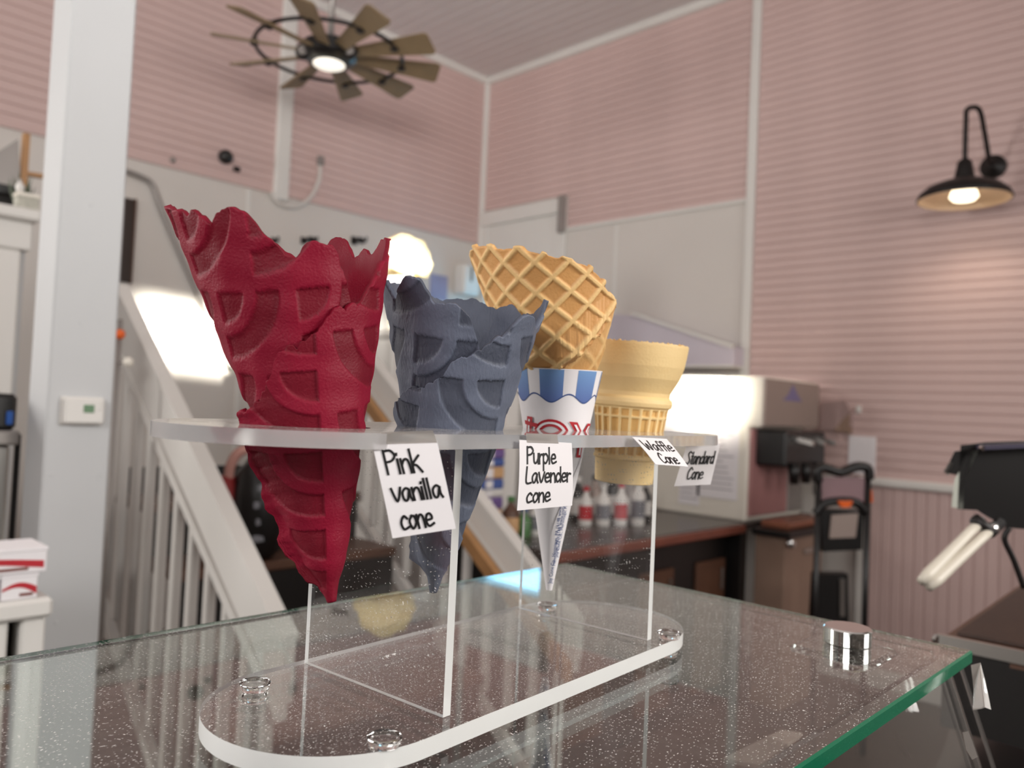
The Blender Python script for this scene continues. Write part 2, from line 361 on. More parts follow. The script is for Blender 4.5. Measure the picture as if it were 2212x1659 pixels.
# things on the hutch
t = thing('picture_frame', 'grey picture board in an orange-brown wooden frame above the hutch', 'picture', (.74, 3.40, .585))
a = PY(0, 290, 3.42); b = PY(60, 405, 3.42); c = PY(95, 405, 3.42)
ob('board', prism(B(), [PY(-40, 350, 3.42), PY(40, 300, 3.42), PY(46, 412, 3.42), PY(-40, 400, 3.42)], (0, .01, 0)), M['grey'], t)
ob('stile', prism(B(), [PY(53, 286, 3.41), PY(66, 290, 3.41), PY(58, 415, 3.41), PY(43, 412, 3.41)], (0, .03, 0)), M['wood'], t)
ob('rail', prism(B(), [PY(60, 370, 3.41), PY(96, 376, 3.41), PY(95, 384, 3.41), PY(60, 378, 3.41)], (0, .03, 0)), M['wood'], t)
p = PY(25, 452, 3.2)
t = thing('radio', 'black box lying on the hutch under the framed picture', 'box', (.76, 3.25, .585))
ob('case', box(B(), (.60, 3.2, .665), (.815, 3.32, .70), .004), M['black'], t); ob('stand', box(B(), (.62, 3.22, .585), (.80, 3.30, .667), .003), M['dark'], t)
t = thing('floral_box', 'small pale box with a mottled floral print on the hutch', 'box', (.79, 3.05, .585))
ob('carton', box(B(), (.735, 3.0, .585), (.80, 3.05, .63), .002), mat('mottled_print', (178, 176, 164), 0.6, var=0.45, scale=60), t)
ob('lid', box(B(), (.733, 2.998, .63), (.802, 3.052, .642), .002), M['machw'], t)
t = thing('finial_bottle', 'little white round-stoppered bottle on the floral box', 'bottle', (.745, 3.02, .642))
ob('bulb', lathe(B(), (.745, 3.02, .642), (0, 0, 1), [(0, .006), (.008, .012), (.02, .014), (.03, .01), (.036, .004)], 14), M['white'], t, True); ob('stopper', lathe(B(), (.745, 3.02, .677), (0, 0, 1), [(0, .004), (.006, .006), (.012, .003)], 10), M['steel'], t, True)
t = thing('potted_sprig', 'grey green sprig in a dark pot at the right end of the hutch', 'plant', (.845, 3.13, .585))
ob('pot', lathe(B(), (.785, 3.16, .585), (0, 0, 1), [(0, .018), (.04, .024), (.04, .02)], 14), M['black'], t)
bm = B()
for k in range(22):
    a = random.random() * 6.28; h = .05 + random.random() * .09; p = Vector((.785 + math.cos(a) * .025 * random.random(), 3.16 + math.sin(a) * .02, .62)); q = p + Vector((math.cos(a) * .03, math.sin(a) * .03, h)); s = Vector((-math.sin(a), math.cos(a), 0)) * .006
    v = [bm.verts.new(x) for x in (p, (p + q) / 2 + s, q, (p + q) / 2 - s)]; bm.faces.new(v)
o = ob('foliage', bm, M['leafy'], t); o['kind'] = 'stuff'
# grey dispenser left of the post
t = thing('coffee_machine', 'dark appliance with a blue button standing left of the post', 'appliance', (.42, 1.9, ZF))
p = PY(0, 850, 1.9); q = PY(35, 930, 1.9)
ob('head', box(B(), (.30, 1.9, q.z), (q.x, 2.15, p.z), .008), M['black'], t)
ob('front_panel', box(B(), (.30, 1.885, q.z - .03), (q.x + .004, 2.15, q.z), .004), M['grey'], t)
ob('lower_body', box(B(), (.30, 1.9, ZF), (q.x - .008, 2.14, q.z - .03), .006), M['steel'], t)
ob('button', box(B(), (q.x - .02, 1.892, q.z + .012), (q.x - .008, 1.905, q.z + .04), .002), mat('blue_button', (40, 90, 170), .4), t)
ob('drain_pipe', cyl(B(), (q.x + .012, 1.93, ZF), (q.x + .012, 1.93, q.z - .01), .006), M['black'], t)
# cabinet side strip between hutch and post
# white counter with cartons
ct = thing('side_counter', 'white counter top on white legs at lower left holding two cartons', 'counter', (.33, 1.42, ZF))
ob('counter_top', box(B(), (-.1, 1.385, -.358), (.425, 1.62, -.327), .006), M['white'], ct)
ob('side_panel', box(B(), (.385, 1.40, ZF), (.42, 1.60, -.358), .004), M['white'], ct)
ob('front_panel', box(B(), (-.1, 1.40, ZF), (.368, 1.42, -.358), .004), M['white'], ct)
ob('plinth', box(B(), (-.08, 1.43, ZF), (.38, 1.58, -.37), .004), M['dark'], ct)
def carton(x0, x1, y0, y1, z0, z1, lab, sk):
    t = thing('carton', lab, 'box', ((x0 + x1) / 2, y0, z0), 'cartons on the side counter')
    ob('body', box(B(), (x0, y0, z0), (x1, y1, z1), .0015), M['paper'], t)
    ob('lid', box(B(), (x0 - .001, y0 - .001, z1 - .004), (x1 + .001, y1 + .001, z1 + .002), .0008), M['paper'], t)
    w_ = x1 - x0; h = z1 - z0
    pts = [(x0 + w_ * (.02 + .96 * i / 12), y0 - .0006, z0 + h * (.48 + .22 * math.sin(PI * i / 12))) for i in range(13)]; lo = [(p[0], p[1], p[2] - h * (.10 + .2 * i / 12)) for i, p in enumerate(pts)]
    ob('swoosh', prism(B(), pts + lo[::-1], (0, .0006, 0)), M['red'], t)
    ob('badge', box(B(), (x0 + w_ * .5, y0 - .0008, z0 + h * .14), (x0 + w_ * .88, y0, z0 + h * .26)), mat('brown_print', (120, 60, 50), .6), t)
    for k in range(3): ob('stripe', box(B(), (x1, y0 + .012, z0 + h * (.2 + .22 * k)), (x1 + .0007, y1 - .02, z0 + h * (.3 + .22 * k))), M['red'], t)
carton(.20, .412, 1.388, 1.475, -.286, -.249, 'upper white carton with a red swoosh stacked on another', 0)
carton(.215, .350, 1.392, 1.47, -.3265, -.2885, 'lower left white carton with a red swoosh under the top carton', 1)
carton(.353, .402, 1.392, 1.47, -.3265, -.2885, 'short white carton with red end stripes under the top carton, right one', 1)

# ------------------------------------------------------------------ stairs
def railing(X, ytop, ztop, ybot, zbot, h, label, n, drop, wood=False):
    t = thing('stair_railing', label, 'railing', (X, ybot, ZF), 'white stair railings')
    up = Vector((0, 0, 1)); a = Vector((X, ytop, ztop - h / 2)); b = Vector((X, ybot, zbot - h / 2))
    ob('rail_board', rbox(a, b, h, .035), M['white'], t)
    ob('rail_cap', rbox(a + up * (h / 2 + .006), b + up * (h / 2 + .006), .014, .05), M['white'], t)
    off = Vector((-.012, 0, -h / 2 - .022))
    ob('under_rail', rbox(a + off, b + off, .036, .03), M['white'], t)
    sl = (ztop - zbot) / (ytop - ybot)
    for i in range(n):
        y = ybot + (i + .6) * (ytop - ybot) / n; z = zbot + sl * (y - ybot) - h - .02
        ob('baluster', box(B(), (X - .028, y - .016, z - drop), (X + .002, y + .016, z), .006), M['white'], t)
    lo = Vector((-.012, 0, -h - drop - .01))
    ob('bottom_rail', rbox(a + lo, b + lo, .05, .03), M['white'], t)
    if wood:
        o = Vector((-.05, 0, -h / 2 - .035))
        ob('handrail', rbox(a + o, b + o, .055, .035), M['wood'], t)
        for k in (.25, .75):
            p = a.lerp(b, k) + o; ob('bracket', box(B(), (p.x, p.y - .01, p.z - .04), (X - .015, p.y + .01, p.z - .015)), M['steel'], t)
    return t
railing(1.10, 3.07, .38, 1.80, -.615, .165, 'white stair railing with turned-down end nearest the post', 11, .86)
railing(2.05, 3.35, .58, 1.62, -.69, .115, 'white stair railing with a brown wooden handrail behind the cones', 15, .50, True)
st = thing('staircase', 'dark wooden stair treads between the two white railings', 'staircase', (1.57, 2.6, ZF))
for k in range(4):
    y = 2.02 + k * .26; z = -.95 + k * .19
    ob('tread', box(B(), (1.13, y, z - .035), (2.02, y + .29, z), .006), M['darkwood'], st)
    if k == 0: ob('riser', box(B(), (1.14, y + .02, ZF), (2.01, y + .035, z - .036)), M['black'], st)
    ob('riser', box(B(), (1.14, y + .272, z + .001), (2.01, y + .287, z + .153 if k < 3 else z + .10)), M['black'], st)
t = thing('duffel_bag', 'black and red bag with pale marks sitting on the stairs', 'bag', (1.40, 2.60, -.57))
bm = B(); lathe(bm, (1.445, 2.62, -.57), (0, 0, 1), [(0, .05), (.03, .085), (.2, .095), (.3, .08), (.36, .04)], 18)
ob('body', bm, M['black'], t, True)
ob('side_pocket', lathe(B(), (1.345, 2.665, -.56), (0, 0, 1), [(0, .03), (.05, .05), (.18, .05), (.28, .03)], 14), M['rbox'], t, True)
ob('strap', tube(B(), smooth_path([(1.35, 2.66, -.32), (1.345, 2.64, -.24), (1.37, 2.62, -.19), (1.42, 2.60, -.19), (1.45, 2.60, -.24)]), .018, 8), mat('pink_strap', (190, 140, 130), .6), t, True)
for k in range(4): ob('patch', box(B(), (1.385 + .012 * (k % 2), 2.535, -.50 + k * .058), (1.445 + .01 * k, 2.545, -.475 + k * .058), .004), M['print'], t)

# door frame strip, conduit, camera and cable on the left wall
t = thing('dark_board', 'narrow dark brown board hung on the white wall just right of the post', 'board', (PY(275, 520, YW).x, YW, .58))
ob('board_panel', box(B(), (PY(262, 500, YW).x, YW - .03, .60), (PY(284, 500, YW).x, YW, 1.06), .004), mat('very_dark_brown', (44, 28, 20), .5), t)
ob('board_edge', box(B(), (PY(284, 500, YW).x, YW - .034, .595), (PY(287, 500, YW).x, YW, 1.065), .001), M['darkwood'], t)
pts = smooth_path([PY(262, 366, YW - .03), PY(305, 382, YW - .03), PY(328, 398, YW - .03), PY(345, 440, YW - .03), PY(395, 560, YW - .03), PY(452, 690, YW - .03), PY(500, 800, YW - .03)], 5)
tag(ob('wall_conduit', tube(B(), pts, .016, 8), M['grey'], None, True), 'grey bent conduit running down the white wall behind the red cone', 'pipe')
t = thing('security_camera', 'small black round device on the pink boards under the fan', 'camera', PY(485, 352, YW))
p = PY(485, 340, YW - .014); ob('dome', lathe(B(), p, (0, -1, 0), [(0, .042), (.03, .042), (.05, .03), (.06, .01)], 18), M['black'], t, True)
p = PY(510, 366, YW - .014); ob('connector', box(B(), p - Vector((.02, .02, .015)), p + Vector((.02, 0, .015)), .004), M['blackm'], t)
p = PY(372, 346, YW - .014); tag(ob('wall_hook', lathe(B(), p, (0, -1, 0), [(0, .016), (.012, .016), (.03, .007)], 12), M['grey'], None, True), 'tiny grey hook on the pink boards above the conduit', 'hook')
t = thing('cable_drop', 'grey plug box with a drooping cable on the pink left wall', 'cable', PY(690, 352, YW))
p = PY(690, 348, YW - .014); ob('plug_box', box(B(), p - Vector((.022, .03, .03)), p + Vector((.022, 0, .03)), .005), M['grey'], t)
ob('cable', tube(B(), smooth_path([p, PY(690, 385, YW - .03), PY(672, 425, YW - .03), PY(640, 446, YW - .03), PY(605, 440, YW - .03), PY(585, 415, YW - .03)], 6), .013, 8), M['panel'], t, True)

# ------------------------------------------------------------------ ceiling fan
FC = PD(712, 120, 4.0)
fan = thing('ceiling_fan', 'windmill ceiling fan with ten weathered wood blades, dark ring and lit lens', 'fan', (FC.x, FC.y, FC.z - .06))
ob('downrod', cyl(B(), FC + Vector((0, 0, .04)), (FC.x, FC.y, ZC - .05), .016), M['grey'], fan, True)
ob('canopy', lathe(B(), (FC.x, FC.y, ZC - .09), (0, 0, 1), [(0, .02), (.02, .055), (.076, .065)], 20), M['blackm'], fan, True)
ob('motor', lathe(B(), FC - Vector((0, 0, .045)), (0, 0, 1), [(0, .088), (.012, .115), (.03, .135), (.09, .135), (.115, .09), (.135, .04)], 28), M['black'], fan, True, 40)
ob('light_lens', lathe(B(), FC - Vector((0, 0, .060)), (0, 0, 1), [(0, .03), (.004, .066), (.010, .078), (.0155, .08)], 28), M['led'], fan, True)
ri = B()
RR = .36
pts = [FC + Vector((math.cos(a) * RR, math.sin(a) * RR, .012)) for a in [2 * PI * i / 48 for i in range(49)]]
ob('blade_ring', tube(ri, pts, .010, 8), M['blackm'], fan, True)
for k in range(10):
    a = 2 * PI * k / 10 + .13; d = Vector((math.cos(a), math.sin(a), 0)); s = Vector((-math.sin(a), math.cos(a), 0)); tilt = -.34
    sv = s * math.cos(tilt) + Vector((0, 0, 1)) * math.sin(tilt); nn = d.cross(sv)
    prof = [(.12, .030), (.25, .040), (.42, .055), (.535, .066), (.555, .055)]
    poly = [FC + d * r + sv * w_ for r, w_ in prof] + [FC + d * r - sv * w_ for r, w_ in prof[::-1]]
    bl = ob('blade', prism(B(), poly, nn * .010), M['fanwood'], fan)
    ob('blade_clip', box(B(), FC + d * RR - Vector((.016, .016, .014)), FC + d * RR + Vector((.016, .016, .022)), .004), M['blackm'], bl)
for sgn in (-1, 1):
    p = FC + CR * (.115 * sgn) - CF * .05 - Vector((0, 0, .005))
    g = ob('gear_boss', lathe(B(), p, -CF, [(0, .04), (.02, .04), (.03, .028)], 18), M['blackm'], fan, True, 40)
    ob('gear_face', lathe(B(), p - CF * .03, -CF, [(0, .024), (.004, .022)], 16), M['grey'], g)

# ------------------------------------------------------------------ goose-neck lamp on the right wall
LB = PX(2148, 363, XW); SH = PX(2082, 432, 4.0)
lp = thing('wall_lamp', 'black goose-neck barn lamp with cream inside on the right pink wall', 'lamp', (LB.x, LB.y, SH.z))
ob('wall_plate', lathe(B(), (XW - .014, LB.y, LB.z), (-1, 0, 0), [(0, .058), (.02, .056), (.035, .03), (.05, .016)], 22), M['blackm'], lp, True, 40)
ob('gooseneck', tube(B(), smooth_path([(XW - .05, LB.y, LB.z), (XW - .10, LB.y, LB.z + .02), (XW - .19, LB.y, LB.z + .12), (XW - .27, LB.y + .005, LB.z + .205), (SH.x + .02, SH.y, LB.z + .20), (SH.x, SH.y, LB.z + .13), (SH.x, SH.y, SH.z + .17)], 7), .011, 10), M['blackm'], lp, True)
ob('socket', lathe(B(), (SH.x, SH.y, SH.z + .09), (0, 0, 1), [(0, .045), (.05, .036), (.085, .03), (.10, .014)], 20), M['blackm'], lp, True, 40)
sh = [(0, .192), (.004, .196), (.03, .185), (.06, .15), (.08, .10), (.095, .05), (.10, .03)]
ob('shade', lathe(B(), SH, (0, 0, 1), sh, 40, False, False), M['blackm'], lp, True)
ob('shade_lining', lathe(B(), SH, (0, 0, 1), [(h - .001, max(r - .004, .02)) for h, r in sh], 40, False, True), M['enamel'], lp, True)
ob('bulb', lathe(B(), SH + Vector((0, 0, -.006)), (0, 0, 1), [(0, .02), (.004, .045), (.02, .06), (.05, .05), (.085, .022)], 20), M['lamp'], lp, True)
L = bpy.data.lights.new('lamp_glow', 'SPOT'); L.energy = 4.5; L.color = (1, .86, .68); L.spot_size = math.radians(150); L.spot_blend = .6; L.shadow_soft_size = .05
lo = bpy.data.objects.new('lamp_glow', L); COL.objects.link(lo); lo.location = SH + Vector((0, 0, -.03))

# ================================================================== BACK OF THE SHOP
# white pedestal with the big cone sculpture
pc = Vector((2.62, 3.37, 0))
t = thing('pedestal', 'tall white pedestal under the giant ice cream cone', 'pedestal', (pc.x, pc.y, ZF))
ob('body', box(B(), (pc.x - .17, pc.y - .17, ZF), (pc.x + .17, pc.y + .17, .33), .008), M['white'], t)
ob('top_board', box(B(), (pc.x - .19, pc.y - .19, .33), (pc.x + .19, pc.y + .19, .37), .008), M['white'], t)
t = thing('giant_cone', 'giant cream-coloured ice cream cone sculpture on the pedestal', 'sculpture', (pc.x, pc.y, .37))
ob('cone_foot', lathe(B(), (pc.x, pc.y, .37), (0, 0, 1), [(0, .075), (.015, .075), (.03, .06)], 24), M['scone'], t, True, 40)
ob('wafer_cup', lathe(B(), (pc.x, pc.y, .40), (0, 0, 1), [(0, .06), (.15, .078), (.16, .088), (.175, .088), (.19, .082), (.255, .10), (.26, .092)], 32), M['scone'], t, True, 40)
bm = B(); bmesh.ops.create_icosphere(bm, subdivisions=5, radius=1)
for v in bm.verts:
    p = v.co.copy(); n_ = mnoise.noise(p * 2.2) * .10 + mnoise.noise(p * 5) * .05
    r = .118 * (1 + n_)
    flare = 1.12 if p.z < -.05 else 1.0
    v.co = Vector((p.x * r * flare * 1.2, p.y * r * flare * 1.2, max(p.z, -.55 + .25 * mnoise.noise(Vector((p.x * 4, p.y * 4, 2)))) * r * 1.15)) + Vector((pc.x, pc.y, .76))
ob('scoop', bm, M['scoop'], t, True)
# white boxes behind the purple cone
t = thing('chest_freezer', 'white chest freezer behind the purple cone, catching the sun', 'freezer', (3.45, 3.9, ZF))
ob('body', box(B(), (2.95, 3.6, ZF), (3.9, 4.2, .32), .02), M['white'], t)
ob('lid', box(B(), (2.94, 3.59, .325), (3.91, 4.21, .40), .02), M['white'], t)
ob('lid_handle', box(B(), (3.3, 3.56, .34), (3.5, 3.592, .365), .006), M['grey'], t)
p = PY(1000, 606, YW)
t = thing('towel_dispenser', 'white paper towel dispenser with a dark slot on the left wall by the corner', 'dispenser', (p.x, YW, p.z - .12))
ob('housing', box(B(), (p.x - .10, YW - .12, p.z - .12), (p.x + .07, YW, p.z + .11), .015), M['white'], t)
ob('slot', box(B(), (p.x - .03, YW - .124, p.z - .02), (p.x - .015, YW - .119, p.z + .09)), mat('dark_green_slot', (18, 40, 32), .4), t)
p = PY(955, 610, YW)
tag(ob('wall_poster', box(B(), (p.x - .12, YW - .008, p.z - .14), (p.x + .05, YW, p.z + .05), .001), mat('hazy_blue_print', (150, 152, 186), .6, var=.25, scale=9)), 'small hazy blue print on the white wall behind the purple cone', 'poster')
# row of dark hooks on the white wall above the red cone
for k, (px, r_) in enumerate(((590, .016), (655, .020), (674, .022), (764, .024), (780, .018))):
    p = PY(px, 519, YW)
    t = thing('coat_hook', 'dark coat hook above the red cone rim, ' + ('first of five from the post', 'second of five from the post', 'middle one of five', 'fourth of five from the post', 'nearest the giant cone')[k], 'hook', p, 'dark hooks above the red cone')
    ob('plate', box(B(), p - Vector((r_, .012, r_ * 1.3)), p + Vector((r_, 0, r_)), .003), M['blackm'], t)
    ob('peg', tube(B(), [p - Vector((0, .01, .01)), p - Vector((0, .05, .015)), p - Vector((0, .065, -.015))], .008, 8), M['blackm'], t)
p = PD(258, 690, 2.55)
t = thing('coat_stand', 'thin dark stand with an orange knob and a pale knob between post and stair railing', 'stand', (p.x, p.y, ZF))
ob('pole', cyl(B(), (p.x, p.y, ZF), p, .010, 10), M['grey'], t, True)
q = PD(259, 722, 2.54); ob('orange_knob', lathe(B(), q, -CF, [(-.012, .006), (-.004, .016), (.006, .015), (.012, .006)], 16), M['orange'], t, True)
q2 = PD(277, 782, 2.53); ob('pale_knob', lathe(B(), q2, -CF, [(-.012, .006), (-.004, .016), (.006, .015), (.012, .006)], 16), M['machw'], t, True)
q3 = Vector((p.x, p.y, q2.z)); ob('arm', cyl(B(), q3, q2, .005, 8), M['grey'], t, True)

# sloped hood behind the standard cone
hz = [(2.28, .31), (3.25, .31), (3.25, .66), (2.9, .62), (2.28, .415)]
t = thing('duct_hood', 'long pale lilac sloping hood on the right wall behind the standard cone', 'hood', (XW, 2.7, .30))
ob('hood_body', prism(B(), [(XW, y, z) for y, z in hz], (-.14, 0, 0)), mat('lilac_white', (206, 198, 208), .45, var=.04), t)
ob('hood_lip', rbox((XW - .15, 2.28, .415), (XW - .15, 3.0, .645), .022, .03), M['white'], t)
ob('bottom_lip', box(B(), (XW - .155, 2.28, .295), (XW, 3.25, .312), .003), M['white'], t)

# long counter with wood edge
cz = -.495
ct = thing('back_counter', 'long black counter with a reddish wooden edge under the soft-serve machine', 'counter', (2.9, 1.9, ZF))
ob('counter_top', box(B(), (2.15, 1.842, cz - .035), (4.30, 2.50, cz), .004), mat('dark_stone', (66, 58, 55), .25, var=.25, scale=30), ct)
ob('wood_edge', box(B(), (2.15, 1.815, cz - .04), (3.52, 1.842, cz - .002), .006), mat('reddish_wood', (120, 66, 52), .35, var=.2, scale=20), ct)
ob('cabinet_body', box(B(), (2.18, 1.90, ZF), (3.60, 2.48, cz - .035), .003), M['black'], ct)
for x0 in (2.25, 2.72, 3.16):
    d = ob('cupboard_door', box(B(), (x0 + .05, 1.885, ZF + .1), (x0 + .30, 1.903, cz - .16), .004), M['darkwood'], ct)
    ob('door_pull', cyl(B(), (x0 + .26, 1.878, cz - .3), (x0 + .26, 1.878, cz - .2), .005, 8), M['steel'], d)
ob('end_post', box(B(), (3.50, 1.83, ZF), (3.56, 1.905, cz - .035), .004), M['black'], ct)
# beige cabinet under the machine front
bc = thing('base_cabinet', 'beige base cabinet with black top under the soft-serve machine spout', 'cabinet', (3.85, 1.75, ZF))
ob('cabinet_body', box(B(), (3.60, 1.66, ZF), (4.02, 1.81, cz - .045), .004), M['taupe'], bc)
ob('cabinet_top', box(B(), (3.56, 1.62, cz - .045), (4.10, 1.81, cz - .015), .004), M['black'], bc)
ob('hinge_knob', lathe(B(), (3.60, 1.64, cz - .07), (-.6, -.8, 0), [(0, .022), (.02, .022), (.026, .015)], 14), M['chrome'], bc, True)
ob('handle', box(B(), (3.80, 1.645, cz - .14), (3.95, 1.662, cz - .115), .004), M['machg'], bc)

# soft-serve machine
sm = thing('soft_serve_machine', 'tall ivory soft-serve machine with a grey shaded front and papers taped to its side', 'machine', (3.9, 2.1, cz))
ob('body', box(B(), (3.60, 1.865, cz), (4.22, 2.50, .165), .008), M['machw'], sm)
hd = ob('header_box', box(B(), (3.597, 1.795, -.035), (4.235, 2.52, .212), .010), M['machw'], sm)
hf = ob('header_front', box(B(), (3.60, 1.784, -.028), (4.222, 1.797, .203), .004), M['machg'], sm)  # grey instead of ivory: the front's shade is put into its colour
p = PY(1712, 858, 1.784)
ob('logo', prism(B(), [(p.x - .11, 1.783, p.z - .02), (p.x + .11, 1.783, p.z - .02), (p.x + .06, 1.783, p.z + .012), (p.x, 1.783, p.z + .065), (p.x - .05, 1.783, p.z + .01)], (0, .001, 0)), mat('faint_blue_logo', (124, 116, 156), .5, var=.1), hf)
ob('vent_plate', box(B(), (3.594, 2.08, .165), (3.599, 2.24, .185), .001), M['grey'], hd)
ob('control_switch', box(B(), (3.592, 1.925, .05), (3.598, 1.965, .11), .002), M['grey'], hd)
ob('dispense_head', box(B(), (3.66, 1.70, -.22), (4.12, 1.87, -.045), .012), M['black'], sm)
for k in range(3):
    x = 3.74 + k * .13
    s_ = ob('spout', lathe(B(), (x, 1.69, -.30), (0, 0, 1), [(0, .022), (.05, .028), (.1, .03)], 14), M['black'], sm, True)
    ob('draw_handle', rbox((x, 1.70, -.08), (x, 1.60, -.10), .022, .02), M['steel'], sm)
ob('front_panel', box(B(), (3.62, 1.852, -.47), (4.02, 1.868, -.045), .004), M['pinkpl'], sm)
ob('side_column', box(B(), (4.02, 1.85, -.47), (4.20, 1.868, -.18), .004), M['grey'], sm)
ob('drip_tray', box(B(), (3.64, 1.66, -.5095), (4.08, 1.805, -.478), .006), mat('copper_tray', (150, 96, 74), .35, .3, var=.2), sm)
for k, (a, b_) in enumerate((((1440, 868), (1500, 965)), ((1512, 880), (1592, 1082)), ((1468, 1035), (1510, 1092)))):
    p = PX(*a, 3.597); q = PX(*b_, 3.597)
    pa = thing('taped_sheet', ['upper white printed sheet taped to the machine side, partly behind the cake cone', 'large white printed sheet taped to the machine side', 'small white sheet low on the machine side behind the paper labels'][k], 'paper', (3.598, (p.y + q.y) / 2, q.z), 'sheets taped to the machine')
    ob('sheet', box(B(), (3.5945, q.y, q.z), (3.5965, p.y, p.z)), M['paper'], pa)
    bm = B(); nl = 14 if k != 2 else 4
    for i in range(nl):
        z = p.z - (p.z - q.z) * (.10 + .85 * i / nl); yy = p.y - (p.y - q.y) * .08
        box(bm, (3.5938, p.y - (p.y - q.y) * random.uniform(.6, .93), z - .003), (3.5946, yy, z + .001))
    o = ob('printed_lines', bm, M['print'], pa); o['kind'] = 'stuff'
# clear bag and paper on the wall by the machine
t = thing('hanging_bag', 'clear plastic bag with brown contents hung on the pink wall beside the machine', 'bag', (XW - .05, 1.66, -.06))
a = [PX(1772, 868, XW - .05), PX(1822, 866, XW - .05), PX(1836, 890, XW - .05), PX(1836, 935, XW - .05), PX(1772, 928, XW - .05)]
ob('film', prism(B(), a, (.03, 0, 0)), mat('milky_film', (196, 170, 166), .35, var=.1, Transmission_Weight=.4), t)
ob('contents', prism(B(), [PX(1822, 905, XW - .052), PX(1835, 892, XW - .052), PX(1836, 936, XW - .052), PX(1800, 930, XW - .052)], (.03, 0, 0)), M['taupe'], t)
tag(ob('wall_notice', box(B(), (XW - .02, 1.52, -.26), (XW - .014, 1.66, -.06), .001), M['paper'], None), 'pale paper notice on the pink wall behind the step stool', 'paper')
tag(ob('switch_plate', box(B(), (XW - .028, 1.60, .06), (XW - .014, 1.625, .10), .003), M['white'], None), 'tiny pale switch plate on the pink wall over the hanging bag', 'switch')

# folding hand cart, black with orange
hc = thing('folding_cart', 'black folding hand cart with orange catches leaning on the wall by the machine', 'cart', (3.34, 1.30, ZF))
def PS(x, y): return PD(x, y, 3.3)
ob('top_handle', tube(B(), smooth_path([PS(1768, 1040), PS(1766, 1018), PS(1780, 1010), PS(1815, 1020), PS(1850, 1008), PS(1874, 1012), PS(1878, 1035)], 5), .020, 10), M['black'], hc, True)
for px, nm in ((1768, 0), (1875, 1)):
    ob('side_tube', tube(B(), [PS(px, 1030), (PS(px - 2, 1250).x, PS(px - 2, 1250).y, ZF + .002)], .013, 10), M['black'], hc, True)
ob('catch', prism(B(), [PS(1868, 1060), PS(1884, 1058), PS(1886, 1085), PS(1870, 1088)], CF * .03), M['orange'], hc)
ob('side_grip', prism(B(), [PS(1762, 1045), PS(1778, 1050), PS(1778, 1072), PS(1762, 1070)], CF * .03), M['black'], hc)
ob('back_plate', prism(B(), [PS(1772, 1030), PS(1872, 1032), PS(1866, 1085), PS(1776, 1085)], CF * .008), mat('mauve_plastic', (140, 112, 116), .5), hc)
ob('brake_bar', tube(B(), smooth_path([PS(1762, 1110), PS(1780, 1088), PS(1815, 1082), PS(1850, 1086), PS(1872, 1108)], 5), .018, 10), M['black'], hc, True)
ob('release', prism(B(), [PS(1804, 1080), PS(1836, 1080), PS(1830, 1094), PS(1812, 1094)], CF * .03 - CF * .06), M['orange'], hc)
ob('pouch', prism(B(), [PS(1772, 1100), PS(1866, 1105), PS(1862, 1188), PS(1778, 1192)], CF * .05), M['black'], hc)
ob('clear_window', prism(B(), [PS(1795, 1112), PS(1852, 1108), PS(1846, 1160), PS(1790, 1162)], -CF * .01), M['machg'], hc)
ob('foot_plate', prism(B(), [PS(1762, 1240), PS(1832, 1240), PS(1834, 1345), PS(1756, 1345)], CF * .05), M['black'], hc)
ob('fork', rbox(PS(1818, 1250), PS(1818, 1330), .02, .02, CR), M['steel'], hc)

# bottles on the counter
def bottle(x, y, r, h, body, cap, lab, band=None, nm='syrup_bottle'):
    t = thing(nm, lab, 'bottle', (x, y, cz), 'bottles on the back counter')
    ob('body', lathe(B(), (x, y, cz), (0, 0, 1), [(0, r * .92), (.006, r), (h * .62, r), (h * .74, r * .55), (h * .82, r * .36), (h * .9, r * .36)], 16), body, t, True, 50)
    ob('cap', lathe(B(), (x, y, cz + h * .88), (0, 0, 1), [(0, r * .45), (h * .1, r * .45), (h * .12, r * .3)], 12), cap, t, True, 50)
    if band: ob('sticker', lathe(B(), (x, y, cz + h * .15), (0, 0, 1), [(0, r * 1.01), (h * .36, r * 1.01)], 16, False, False), band, t, True)
W_, K_, R_ = M['white'], M['black'], M['red']
bl = [(1246, .034, .20, K_, W_, W_, 'dark syrup bottle with white sticker, first from the paper sleeve'), (1264, .030, .17, W_, R_, R_, 'white bottle with red cap and red sticker near the paper sleeve'), (1283, .034, .21, M['machg'], K_, W_, 'grey bottle with black cap and white sticker under the cake cone'),
      (1302, .032, .18, W_, W_, M['print'], 'white bottle with grey sticker under the cake cone'), (1320, .034, .23, K_, K_, W_, 'tall black bottle with white sticker under the cake cone'), (1340, .030, .19, W_, R_, R_, 'white bottle with red sticker directly under the cake cone'),
      (1358, .034, .20, M['grey'], K_, W_, 'grey bottle with white sticker right of the cake cone base'), (1377, .032, .22, W_, K_, M['print'], 'white bottle with black cap just left of the right stand leg'), (1393, .030, .18, K_, W_, W_, 'short dark bottle with white cap behind the right stand leg')]
for i, (px, r, h, a, b_, c_, lab) in enumerate(bl):
    p = PZ(px, 1128 + (6 if i % 2 else -4), cz); bottle(p.x, p.y if p.y < 2.44 else 2.44, r, h, a, b_, lab, c_)
